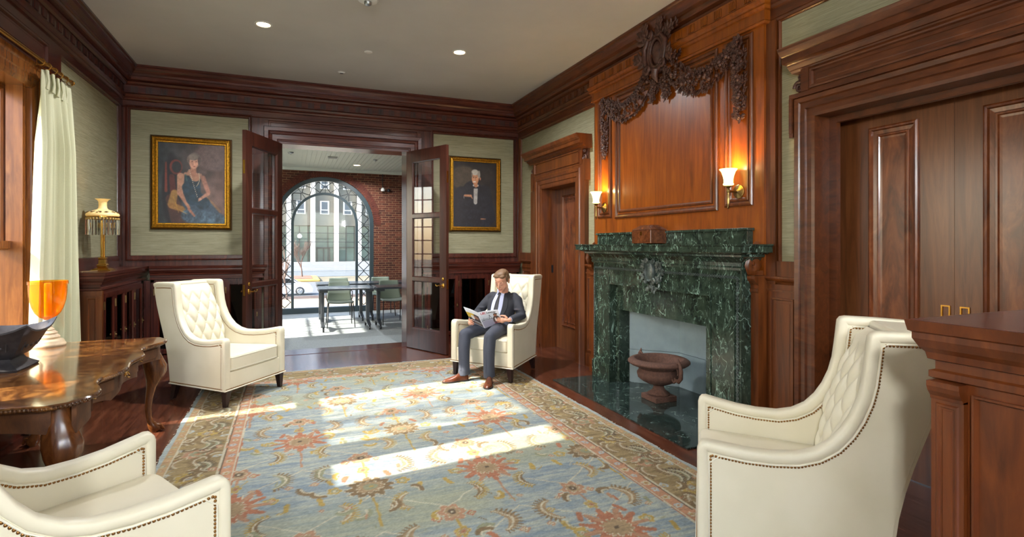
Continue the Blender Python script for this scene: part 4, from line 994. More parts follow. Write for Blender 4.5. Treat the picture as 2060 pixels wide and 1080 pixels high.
# ================================================================ burl desk along the left wall
dk = thing('writing_desk', 'burl walnut serpentine writing desk on carved cabriole legs by the left window', 'desk', (-1.45, 4.13, 0))
ZT = .75
M['burl2'] = wood('dark_burl_apron', (50,28,14), (92,54,26), (124,78,40), rough=.62, coat=0, scale=(6,6,4), seed=41)
def desk_front(y):      # x of the edge on the room side
    q = (y-3.15)/(5.13-3.15); return -.945+.03*math.cos(q*2*PI*2)-.028*math.sin(q*2*PI*1)*0-.022*math.cos(q*2*PI*4)+.012*math.sin(q*9)
outl = []
n = 60
for i in range(n+1):
    y = 3.17+(5.12-3.17)*i/n; x = desk_front(y)
    e = min(i, n-i)/n
    if e < .05: x -= (.05-e)*.9
    outl.append((x, y))
end_far = [(-1.02,5.14),(-1.15,5.12),(-1.35,5.145),(-1.55,5.13),(-1.7,5.15),(-1.83,5.13)]
end_near = [(-1.83,3.15),(-1.7,3.13),(-1.55,3.15),(-1.35,3.17),(-1.2,3.15),(-1.06,3.13)]
outl = outl+end_far+[(-1.86,5.0),(-1.86,3.3)]+end_near
def inset(pts, d):
    n = len(pts); r = []
    for i in range(n):
        a, b, c = Vector(pts[i-1]), Vector(pts[i]), Vector(pts[(i+1)%n]); t1 = (c-a).normalized(); r.append((b.x-t1.y*d, b.y+t1.x*d))
    return r
mb = MB()
mb.rings([[(x,y,z) for x, y in inset(outl, d)] for d, z in ((.03,ZT-.034),(.012,ZT-.03),(.004,ZT-.022),(.004,ZT-.012),(.0,ZT-.008),(.006,ZT-.001),(.02,ZT))])
build(mb, 'desk_top', M['burl'], dk, smooth=40)
mb = MB(); P = inset(outl, .006); rnd = random.Random(3); acc = 0
for i in range(len(P)):
    a, b = Vector(P[i]), Vector(P[(i+1)%len(P)]); L = (b-a).length; k = max(1, int(L/.016))
    for j in range(k):
        c = a.lerp(b, (j+.5)/k); mb.ball((c.x,c.y,ZT-.017), (.009,.009,.010), 6, 4)
build(mb, 'gadrooned_edge', M['burl'], dk, smooth=60)
# aprons with drawers
def apron_pts(y): return desk_front(y)-.045
mb = MB(); n = 48; rs = []
for i in range(n+1):
    y = 3.24+(5.04-3.24)*i/n; x = apron_pts(y); q = (y-3.24)/1.8
    zb = ZT-.15-.035*math.cos(q*2*PI*3)*-1*(1)-.012
    zb = ZT-.17+.035*abs(math.sin(q*PI*3))**.7*(1 if True else 0)
    rs.append([(x,y,ZT-.03),(x,y,zb),(x-.02,y,zb),(x-.02,y,ZT-.03)])
mb.rings(rs)
for yy, s in ((3.21, 1), (5.07, -1)):
    rs = []
    for i in range(25):
        x = -1.78+(.72)*i/24; q = i/24; zb = ZT-.16+.03*abs(math.sin(q*PI*2)); w = .012*math.sin(q*PI*4)
        rs.append([(x,yy+w,ZT-.03),(x,yy+w,zb),(x,yy+w+s*.02,zb),(x,yy+w+s*.02,ZT-.03)])
    mb.rings(rs)
mb.box(-1.83,-1.81,3.24,5.06,ZT-.16,ZT-.03)
build(mb, 'apron', M['burl2'], dk, smooth=50)
for a, b in ((3.42,3.86),(3.93,4.37),(4.44,4.88)):
    mb = MB(); rs = []
    for i in range(13):
        y = a+(b-a)*i/12; x = apron_pts(y)+.004; rs.append([(x-.006,y,ZT-.045),(x+.004,y,ZT-.05),(x+.004,y,ZT-.115),(x-.006,y,ZT-.12)])
    mb.rings(rs); d = build(mb, 'drawer', M['burl2'], dk, smooth=50)
    yc2 = (a+b)/2; x = apron_pts(yc2)+.012; mb = MB()
    mb.box(x-.004, x, yc2-.035, yc2+.035, ZT-.095, ZT-.072); mb.ball((x,yc2-.03,ZT-.078), .008, 8, 6); mb.ball((x,yc2+.03,ZT-.078), .008, 8, 6)
    for q in (-.012, .012): mb.ball((x,yc2+q,ZT-.07), (.003,.014,.014), 8, 6)
    mb.tube([(x+.004,yc2-.03,ZT-.08),(x+.014,yc2-.026,ZT-.098),(x+.018,yc2,ZT-.106),(x+.014,yc2+.026,ZT-.098),(x+.004,yc2+.03,ZT-.08)], .0035, 6)
    build(mb, 'bail_handle', M['brass'], d, smooth=50)
def cabriole(cx, cy, dx, dy):
    D = Vector((dx, dy, 0)).normalized(); mb = MB(); rs = []
    prof = [(.0,ZT-.03,.052),(.0,ZT-.10,.058),(.014,ZT-.17,.072),(.030,ZT-.22,.080),(.036,ZT-.27,.074),(.026,ZT-.33,.055),(.006,.36,.034),(-.010,.28,.027),(-.018,.20,.023),(-.014,.13,.021),(.0,.09,.024),(.016,.065,.036),(.03,.04,.045),(.034,.02,.04),(.03,.0,.028)]
    for o, z, r in prof:
        c = Vector((cx,cy,z))+D*o; ring = []
        for k in range(28):
            a = 2*PI*k/28; rr = r*(1+(.07*math.sin(a*7) if ZT-.30 < z < ZT-.15 else 0)); ring.append((c.x+rr*math.cos(a), c.y+rr*math.sin(a), z))
        rs.append(ring)
    mb.rings(rs); o = build(mb, 'leg', M['wood_fig'] if False else M['leg'], dk, smooth=60)
    mb = MB(); c = Vector((cx,cy,0))+D*.055; S = Vector((-D.y, D.x, 0))
    for k in (-1, -.33, .33, 1):
        p0 = Vector((cx,cy,.06))+D*.02+S*k*.02; p1 = Vector((cx,cy,.05))+D*.06+S*k*.032; p2 = Vector((cx,cy,.012))+D*.085+S*k*.036; mb.tube([p0,p1,p2], [.012,.014,.008], 7)
    mb.ball((cx+D.x*.05, cy+D.y*.05, .022), (.036,.036,.022), 10, 6)
    build(mb, 'claw_foot', M['leg'], o, smooth=60)
    # acanthus carving fanned over the knee
    mb = MB(); pk2 = Pl(lambda u, v, w: (cx+S.x*u+D.x*w, cy+S.y*u+D.y*w, v))
    for k in range(-3, 4): petal(mb, pk2, k*.013, ZT-.255, .100-.007*abs(k), PI/2+k*.3, .07, .012, .010, -.15)
    for k in range(-2, 3): petal(mb, pk2, k*.011, ZT-.25, .100-.007*abs(k), -PI/2+k*.12, .075, .011, .009, -.35)
    build(mb, 'knee_carving', M['leg'], o, smooth=60)
M['leg'] = wood('carved_walnut_leg', (58,30,14), (106,60,28), (142,88,46), rough=.25, scale=(12,12,3), seed=31)
cabriole(-1.035, 5.06, 1, .8); cabriole(-1.05, 3.27, 1, -1); cabriole(-1.76, 5.05, -1, 1); cabriole(-1.76, 3.26, -1, -1)
# ---- amber hurricane lamp on turned base
t = thing('hurricane_candle_holder', 'amber glass goblet candle holder on whitewashed turned base, on the desk', 'candle holder', (-1.665, 5.0, ZT))
gx, gy = -1.665, 4.99
M['whitewash'] = plain('whitewashed_wood', (206,184,150), .6, noise=.22, nscale=14)
mb = MB(); mb.lathe([(0,ZT),(.103,ZT),(.107,ZT+.008),(.105,ZT+.018),(.10,ZT+.022),(.096,ZT+.036),(.088,ZT+.046),(.072,ZT+.052),(.070,ZT+.060),(.073,ZT+.066),(.066,ZT+.078),(.055,ZT+.086),(.054,ZT+.094),(.058,ZT+.098),(.046,ZT+.108),(.036,ZT+.116),(.040,ZT+.122),(.030,ZT+.132),(.024,ZT+.142),(.028,ZT+.148),(.022,ZT+.156),(.03,ZT+.165),(.032,ZT+.178),(.03,ZT+.182),(.028,ZT+.196),(0,ZT+.198)], (gx,gy,0), 40); build(mb, 'turned_base', M['whitewash'], t, smooth=45)
mb = MB(); o_ = [(.022,ZT+.198),(.05,ZT+.213),(.075,ZT+.245),(.094,ZT+.29),(.106,ZT+.34),(.112,ZT+.40),(.113,ZT+.455),(.119,ZT+.458),(.119,ZT+.482)]
mb.lathe(o_+[(r-.004, z) for r, z in o_[::-1]], (gx,gy,0), 48); build(mb, 'glass_bowl', M['amber'], t, smooth=60)
mb = MB(); mb.lathe([(0,ZT+.215),(.022,ZT+.218),(.022,ZT+.46),(.018,ZT+.465),(0,ZT+.463)], (gx,gy,0), 20); build(mb, 'candle', plain('ivory_candle', (240,214,150), .5, Subsurface_Weight=.2), t, smooth=40)
# ---- dark metal planter bowl
t = thing('footed_bowl', 'square flared dark metal bowl with relief panels on the desk, cut by the left edge', 'bowl', (-1.50, 4.17, ZT))
M['bowl'] = plain('dark_patinated_metal', (62,60,62), .45, .5, noise=.3, nscale=30)
bx0, by0 = -1.63, 4.16
def sq(h, r, z, rr=.02, ry=1.0):
    pts = []
    for sx, sy, a0 in ((1,1,0),(-1,1,PI/2),(-1,-1,PI),(1,-1,1.5*PI)):
        for k in range(5):
            a = a0+PI/2*k/4; pts.append((bx0+sx*(r-rr)+rr*math.cos(a), by0+sy*(r*ry-rr)+rr*math.sin(a), z))
    return pts
def flare(r, z, corner=0): 
    pts = []
    for k in range(40):
        a = 2*PI*k/40+PI/4; c = max(abs(math.cos(a)), abs(math.sin(a))); q = r/c**.9
        lift = corner*(min(1, (q/r-1)/.36))**1.5; pts.append((bx0+q*math.cos(a), by0+q*math.sin(a), z+lift))
    return pts
mb = MB(); mb.rings([flare(.15,ZT),flare(.155,ZT+.012),flare(.13,ZT+.03),flare(.105,ZT+.05),flare(.095,ZT+.07)]); build(mb, 'foot', M['bowl'], t, smooth=35)
mb = MB(); mb.rings([flare(.095,ZT+.07),flare(.12,ZT+.085),flare(.155,ZT+.125,.01),flare(.18,ZT+.17,.02),flare(.205,ZT+.205,.035),flare(.225,ZT+.225,.05),flare(.225,ZT+.235,.05),flare(.20,ZT+.222,.04),flare(.17,ZT+.18,.02),flare(.14,ZT+.12),flare(.08,ZT+.095),flare(.01,ZT+.095)]); build(mb, 'bowl', M['bowl'], t, smooth=35)
mb = MB(); 
for sx, sy in ((1,0),(0,-1)):
    for q in (-.10,-.03,.03,.10):
        for (r0, z0), (r1, z1) in (((.150,ZT+.125),(.173,ZT+.172)),):
            p0 = (bx0+sx*r0+abs(sy)*q, by0+sy*r0+abs(sx)*q, z0); p1 = (bx0+sx*r1+abs(sy)*q*1.1, by0+sy*r1+abs(sx)*q*1.1, z1); mb.tube([p0,p1], .005, 6)
for q in (-.065, 0, .065):
    mb.ball((bx0+.160, by0+q, ZT+.148), (.01,.024,.018), 10, 6); mb.ball((bx0+q, by0-.160, ZT+.148), (.024,.01,.018), 10, 6)
build(mb, 'relief', M['bowl'], t, smooth=50)
# ---- prism lamp on the corner cabinet
lx, ly = -1.775, 6.66; t = thing('prism_table_lamp', 'brass column table lamp with painted glass shade and hanging prisms on the corner cabinet', 'table lamp', (lx, ly, 1.2345))
L0 = 1.2345
mb = MB()
for r, z0, z1 in ((.088,0,.008),(.082,.008,.014)): mb.box(lx-r, lx+r, ly-r, ly+r, L0+z0, L0+z1)
s4 = lambda r, z: [(lx+r,ly+r,z),(lx-r,ly+r,z),(lx-r,ly-r,z),(lx+r,ly-r,z)]
mb.rings([s4(.075,L0+.014),s4(.05,L0+.028),s4(.034,L0+.034),s4(.042,L0+.045),s4(.042,L0+.062),s4(.032,L0+.07),s4(.028,L0+.115),s4(.034,L0+.125),s4(.03,L0+.135)])
build(mb, 'base', M['brass'], t, bevel=.002)
mb = MB()
for a in range(4): mb.lathe([(.007,L0+.135),(.010,L0+.145),(.008,L0+.15),(.008,L0+.5),(.006,L0+.52)], (lx+.012*math.cos(a*PI/2), ly+.012*math.sin(a*PI/2), 0), 10)
build(mb, 'column', M['brass'], t, smooth=40)
mb = MB(); q = [(.137,1.79),(.141,1.80),(.139,1.812),(.12,1.83),(.085,1.845),(.05,1.858),(.038,1.872),(.034,1.90),(.036,1.935),(.048,1.955),(.066,1.965)]; mb.lathe(q+[(r-.004,z+.001) for r, z in q[::-1]], (lx,ly,0), 44)
M['lshade'] = glow('painted_cream_shade', (255,196,96), .10, (232,206,150)); build(mb, 'lamp_shade', M['lshade'], t, smooth=60)
mb = MB(); rnd = random.Random(8)
for k in range(12):
    a = 2*PI*k/12; 
    for j in range(6):
        aa = a+rnd.uniform(-.13,.13); r = .122+rnd.uniform(-.012,.012); z = 1.8395-(r-.10)*.43; mb.ball((lx+r*math.cos(aa), ly+r*math.sin(aa), z), (.010,.010,.004), 6, 4)
build(mb, 'painted_flower', plain('brown_flower_paint', (92,70,44), .5), t, smooth=60)
mb = MB(); mb.lathe([(.134,1.776),(.138,1.776),(.138,1.786),(.134,1.786)], (lx,ly,0), 44); build(mb, 'gallery_ring', M['brass'], t, smooth=40)
mp = glass('prism_crystal', (244,246,250), 0, 1.5); mbp = plain('prism_bead', (230,190,110), .1, .4)
for k in range(30):
    a = 2*PI*k/30; x, y = lx+.135*math.cos(a), ly+.135*math.sin(a)
    mb = MB(); rot = lambda r, b: (x+r*math.cos(a+b), y+r*math.sin(a+b))
    mb.hexa([rot(.0065, b)+(1.60,) for b in (0,2.09,4.19)], [rot(.0075, b)+(1.752,) for b in (0,2.09,4.19)]); mb.mi = 1; mb.ball((x,y,1.763), .009, 8, 6)
    build(mb, 'prism', [mp, mbp], t)
ld = bpy.data.lights.new('lamp', 'POINT'); ld.energy = 3.5; ld.color = (1,.70,.36); ld.shadow_soft_size = .03; lo = link(bpy.data.objects.new('lamp_bulb', ld), t); lo.location = (0,0,1.83-L0)
mb = MB(); pts = [(lx-.02,ly-.08,1.239),(lx-.04,ly-.2,1.24),(lx-.10,ly-.3,1.24),(lx-.06,ly-.38,1.24)]; mb.tube(pts, .003, 6); build(mb, 'cord', plain('beige_cord', (150,130,90), .6), t, smooth=60)
# ================================================================ wing armchairs (local: y forwards, front face at y=+.38)
def wdt(s): return .417-.125*(s/.75)            # outer half width at distance s behind the front
TH = .075
def lp(x, s, z): return (x, .38-s, z)
BPATH = [(0,.155),(0,.35),(0,.54),(0,.592),(.006,.613),(.020,.629),(.042,.633),(.10,.623),(.20,.606),(.30,.599),(.40,.602),(.47,.622),(.53,.66),(.575,.712),(.61,.772),(.637,.84),(.654,.91),(.664,.99),(.672,1.07),(.676,1.105),(.688,1.122),(.71,1.128),(.85,1.127),(.97,1.122),(1.0,1.112)]
BACK = [(1.0,1.112),(.985,1.02),(.955,.90),(.915,.78),(.875,.67),(.84,.57),(.81,.47),(.785,.36),(.77,.25),(.76,.155)]
def dens(path, st=.02):
    P = [Vector(p) for p in path]; out = [P[0]]
    for i in range(1, len(P)):
        k = max(1, int((P[i]-P[i-1]).length/st))
        for j in range(1, k+1): out.append(P[i-1].lerp(P[i], j/k))
    return out
def offs(path, d):       # shift to the right-hand side (inside) of the upward/backward path
    r = []; n = len(path)
    for i, p in enumerate(path):
        a = path[max(0,i-1)]; b = path[min(n-1,i+1)]; t = (b-a).normalized(); r.append(Vector((p.x+t.y*d, p.y-t.x*d)))
    return r
def make_armchair():
    t = thing('wing_armchair', 'x', 'armchair')
    for s in (-1, 1):
        # flat side panel slab (inset between the padded bands)
        outline = [tuple(v) for v in offs(dens(BPATH, .04), .02)]+BACK[1:]
        mb = MB(); mb.hexa([lp(s*(wdt(u)-.008), u, z) for u, z in outline], [lp(s*(wdt(u)-TH+.008), u, z) for u, z in outline]); build(mb, 'side_panel', M['leather'], t, world=False)
        # padded rolled band along front, arm, wing and top
        P = dens(BPATH, .022); n = len(P); rs = []
        for i, p in enumerate(P):
            a = P[max(0,i-1)]; b = P[min(n-1,i+1)]; tg = (b-a).normalized(); nn = Vector((-tg.y, tg.x)); ring = []
            for k in range(16):
                an = 2*PI*k/16; ca, sa = math.cos(an), math.sin(an)
                q = TH/2*math.copysign(abs(ca)**.55, ca); h = .024*math.copysign(abs(sa)**.6, sa)-.024
                c = p+nn*h; ring.append(lp(s*(wdt(c.x)-TH/2+q), c.x, c.y))
            rs.append(ring)
        mb = MB(); mb.rings(rs); build(mb, 'arm_band', M['leather'], t, smooth=70, world=False)
        # piping and bronze nail heads both sides
        mbp = MB(); N1 = offs(dens([p for p in BPATH if p[0] < .95 or p[1] > 1.12], .0135), .056); N0 = offs(dens(BPATH[:-1], .03), .050)
        FP = dens(BPATH, .01); far = lambda p, d: min((p-q).length for q in FP) > d-.0025
        N1 = [p for p in N1 if far(p, .056)]; N0 = [p for p in N0 if far(p, .050)]
        for side in (0, 1):
            mbn = MB(); mbp = MB()
            xo = (lambda u: wdt(u)-.007) if side == 0 else (lambda u: wdt(u)-TH+.007)
            mbp.tube([lp(s*xo(p.x), p.x, p.y) for p in N0], .004, 6)
            acc = 0; Q = [N1[0]]
            for p0, p1 in zip(N1[:-1], N1[1:]):
                Ls = (p1-p0).length
                while acc+Ls >= .0138 and Ls > 0: p0 = p0.lerp(p1, (.0138-acc)/Ls); Q.append(p0.copy()); Ls = (p1-p0).length; acc = 0
                acc += Ls
            for p in Q:
                c = lp(s*xo(p.x), p.x, p.y); mbn.ball(c, (.0045,.0062,.0062), 6, 4)
            build(mbp, 'piping', M['piping'], t, smooth=80, world=False); build(mbn, 'nailhead_trim', M['nail'], t, smooth=80, world=False)
        # along the bottom edge
        u = .01; mbn = MB()
        while u < .75: mbn.ball(lp(s*(wdt(u)-.006), u, .168), (.004,.005,.005), 6, 4); u += .0125
        build(mbn, 'nailhead_trim', M['nail'], t, smooth=80, world=False)
    mb = MB(); x = -wdt(0)+.02
    mbn = MB()
    while x < wdt(0)-.01: mbn.ball(lp(x, -.001, .168), (.005,.004,.005), 6, 4); x += .0125
    build(mbn, 'nailhead_trim', M['nail'], t, smooth=80, world=False)
    mb.tube([lp(-wdt(.75), .76, .155), lp(-wdt(0)-.001, .0, .155), lp(wdt(0)+.001, .0, .155), lp(wdt(.75), .76, .155), lp(-wdt(.75), .76, .155)], .006, 6) if False else None
    mb = MB(); pts = [lp(-wdt(.76), .76, .156), lp(-wdt(0), -.002, .156), lp(wdt(0), -.002, .156), lp(wdt(.76), .76, .156)]
    for a, b in zip(pts[:-1], pts[1:]): mb.tube([a, b], .006, 8)
    build(mb, 'base_piping', M['piping'], t, smooth=80, world=False)
    # front rail and underside
    wi = lambda u: wdt(u)-TH
    mb = MB(); mb.hexa([lp(-wi(0)-.01, .018, .156), lp(wi(0)+.01, .018, .156), lp(wi(.75)+.01, .76, .156), lp(-wi(.75)-.01, .76, .156)], [lp(-wi(0)-.01, .018, .315), lp(wi(0)+.01, .018, .315), lp(wi(.7)+.01, .72, .315), lp(-wi(.7)-.01, .72, .315)])
    build(mb, 'seat_rail', M['leather'], t, bevel=.008, world=False)
    # cushion: superellipse sections
    rs = []; z0, z1 = .318, .455
    for j in range(13):
        a = -PI/2+PI*j/12; zz = (z0+z1)/2+(z1-z0)/2*math.copysign(abs(math.sin(a))**.6, math.sin(a)); sh = 1-.022*(1-abs(math.cos(a))**.35)/1
        ring = []; m = 48
        for k in range(m):
            an = 2*PI*k/m; cx = math.copysign(abs(math.cos(an))**.16, math.cos(an)); cy = math.copysign(abs(math.sin(an))**.16, math.sin(an))
            u = .33-.32*cy*sh; x = cx*sh*(wi(u)-.002)
            ring.append(lp(x, u, zz))
        rs.append(ring)
    for q in (.85,.6,.3,.02):
        rs.append([lp(p[0]*q, .38-(p[1]*q+.05*(1-q)), z1+.016*(1-q*q)) for p in rs[12]])
    mb = MB(); mb.rings(rs); build(mb, 'seat_cushion', M['leather'], t, smooth=60, world=False)
    mb = MB()
    for z, idx in ((z0+.014, 2), (z1-.014, 10)):
        R = rs[idx]; mb.tube([(p[0]*1.004, p[1]+.001*(1 if p[1] > 0 else -1), z) for p in R]+[R[0][:2]+(z,)], .0048, 6)
    build(mb, 'cushion_piping', M['piping'], t, smooth=80, world=False)
    # outer back between the wings, and its top roll
    pts = BACK; mb = MB(); rs = []
    for u, z in pts: rs.append([lp(-wdt(u)+.005, u-.004, z), lp(wdt(u)-.005, u-.004, z), lp(wdt(u)-.005, u-.05, z), lp(-wdt(u)+.005, u-.05, z)])
    mb.rings(rs); build(mb, 'outer_back', M['leather'], t, bevel=.01, world=False)
    mb = MB(); mb.hexa([lp(-wi(.8)-.01, .80, 1.06), lp(wi(.8)+.01, .80, 1.06), lp(wi(1)+.01, .99, 1.06), lp(-wi(1)-.01, .99, 1.06)], [lp(-wi(.8)-.01, .80, 1.118), lp(wi(.8)+.01, .80, 1.118), lp(wi(1)+.01, .995, 1.114), lp(-wi(1)-.01, .995, 1.114)])
    build(mb, 'top_rail', M['leather'], t, bevel=.02, seg=3, world=False)
    # tufted inner back
    def bk(u, v, d=0):
        z = .40+.69*v; s0 = .60+.20*v-.03*math.sin(PI*v); hw = wi(s0)+.012; x = (u*2-1)*hw
        return x, s0, z
    du, dv = .122, .105
    btn = [(i*du+(du/2 if j % 2 else 0), .50+j*dv) for j in range(5) for i in range(-2, 3) if abs(i*du+(du/2 if j % 2 else 0)) < .24]
    def tuft(u, v):
        x, s0, z = bk(u, v); e = min(1, min(u, 1-u)*9); zz = (z-.50)
        A = x/du+zz/(2*dv); B = x/du-zz/(2*dv)
        fa = abs(math.sin(PI*A)); fb = abs(math.sin(PI*B)); h = (fa*fb)**.42
        infield = min(1, max(0, (z-.46)/.05))*min(1, max(0, (1.03-z)/.06)); h = h*infield+(1-infield)*.9
        bulge = .035*math.sin(PI*u)**.5*math.sin(PI*min(1,v*1.02))**.4
        edge = .02*(1-min(1, min(v, 1-v)*14))
        return lp(x, s0-.008-bulge-.032*h+edge+.02*(1-e), z)
    mb = MB(); mb.grid(tuft, 72, 88); build(mb, 'tufted_back', M['leather'], t, smooth=80, world=False)
    mb = MB()
    for bx, bz in btn:
        if bz > 1.02: continue
        v = (bz-.40)/.69; s0 = .60+.20*v-.03*math.sin(PI*v); hw = wi(s0)+.012; u = (bx/hw+1)/2; p = tuft(u, v); mb.ball((p[0], p[1]+.003, p[2]), (.010,.006,.010), 10, 6)
    build(mb, 'tufting_buttons', M['leather'], t, smooth=80, world=False)
    for sx in (-1, 1):
        for u, r1, dy in ((.035,.032,.0),(.715,.032,-.035)):
            x = sx*((.36 if u < .1 else .245)); mb = MB(); q = lambda cx, cy, r, z: [(cx-r,cy-r,z),(cx+r,cy-r,z),(cx+r,cy+r,z),(cx-r,cy+r,z)]
            mb.hexa(q(x+sx*.012, .38-u+dy, .018, 0), q(x, .38-u, r1, .157)); build(mb, 'leg', M['espresso'], t, bevel=.003, world=False)
    return t
ch = make_armchair()
def place_chair(o, mid, F, label):
    F = Vector((F[0], F[1])).normalized(); o.location = (mid[0]-.38*F.x, mid[1]-.38*F.y, .010); o.rotation_euler = (0,0,math.atan2(-F.x, F.y)); tag(o, label, 'armchair', 'cream wing armchairs')
chairs = [ch]+[copy_tree(ch) for _ in range(3)]
place_chair(chairs[0], (-.302, 5.82), (.80,-.60), 'empty cream leather wing armchair with tufted back, left of the open doors')
place_chair(chairs[1], (1.948, 5.647), (-.802,-.597), 'cream leather wing armchair the man in the suit is sitting in')
place_chair(chairs[2], (1.914, 2.166), (-.745,.667), 'large cream wing armchair in the right foreground, in front of the wooden counter')
place_chair(chairs[3], (-.40, 2.60), (.875,.485), 'cream armchair in the bottom left corner, only its arms and seat showing')
# ================================================================ curtain
t = thing('curtain', 'pale green pleated curtain hanging on brass rings beside the left window', 'curtain', (-1.84, 5.7, .02))
def curt(u, v):
    z = 2.90*(1-v)+.02*v; y0 = 5.39+(5.17-5.39)*v**.8; y1 = 5.99+(6.16-5.99)*v**.6; q = min(1, v*5)
    y = y0+(y1-y0)*u; A = .016+.036*q*(.75+.25*v); ph = u*2*PI*4.5
    x = -1.84+A*math.sin(ph+.4*math.sin(v*3))+.012*math.sin(ph*2.3+v*2)*q; y += .02*math.cos(ph)*q
    return (x, y, z)
mb = MB(); mb.grid(curt, 150, 60); o = build(mb, 'drape', M['curtain'], t, smooth=180); m = o.modifiers.new('th', 'SOLIDIFY'); m.thickness = .004
mb = MB()
for k in range(5):
    u = (k+.3)/5; p = curt(u, 0.0); 
    for d in (-.012, 0, .012): mb.tube([(p[0]+.01, p[1]+d, 2.905), (p[0]+.018, p[1]+d*.4, 2.82), (p[0]+.012, p[1]+d*1.5, 2.75)], .008, 6)
build(mb, 'pinch_pleats', M['curtain'], t, smooth=80)
rd = thing('curtain_rod', 'fluted brass curtain rod above the left window', 'curtain rod', (-1.84, 4.5, 2.97))
mb = MB(); mb.lathe([(0,3.0),(.014,3.0),(.014,5.90),(.017,5.905),(.017,5.93),(.0,5.935)], (-1.80,0,2.93), 20, 'y') if False else mb.tube([(-1.84,3.0,2.97),(-1.84,6.04,2.97)], .014, 16)
build(mb, 'rod', M['brass'], rd, smooth=60); mb = MB(); mb.ball((-1.84,6.05,2.97), (.02,.014,.02), 12, 8); build(mb, 'finial', M['brass'], rd, smooth=60)
mb = MB().box(-1.91,-1.83,5.45,5.465,2.945,2.96) ; build(mb, 'bracket', M['brass'], rd)
def ring3(c, R, r, n='y'):
    m = MB(); pts = [(c[0]+R*math.cos(2*PI*k/20), c[1], c[2]+R*math.sin(2*PI*k/20)) for k in range(21)]; m.tube(pts, r, 8); return m
r0 = None
for k in range(6):
    y = 5.38+.124*k
    if r0 is None: r0 = build(ring3((-1.84, y, 2.958), .026, .0035), 'curtain_ring', M['brass'], smooth=80); o = r0
    else: o = r0.copy(); scn.collection.objects.link(o); o.location = r0.location+Vector((0,.124*k,0))
    tag(o, 'brass curtain ring on the fluted rod, ' + ['first from the window', 'second from the window', 'third from the window', 'fourth from the window', 'fifth from the window', 'last, by the finial'][k], 'curtain ring', 'curtain rings')
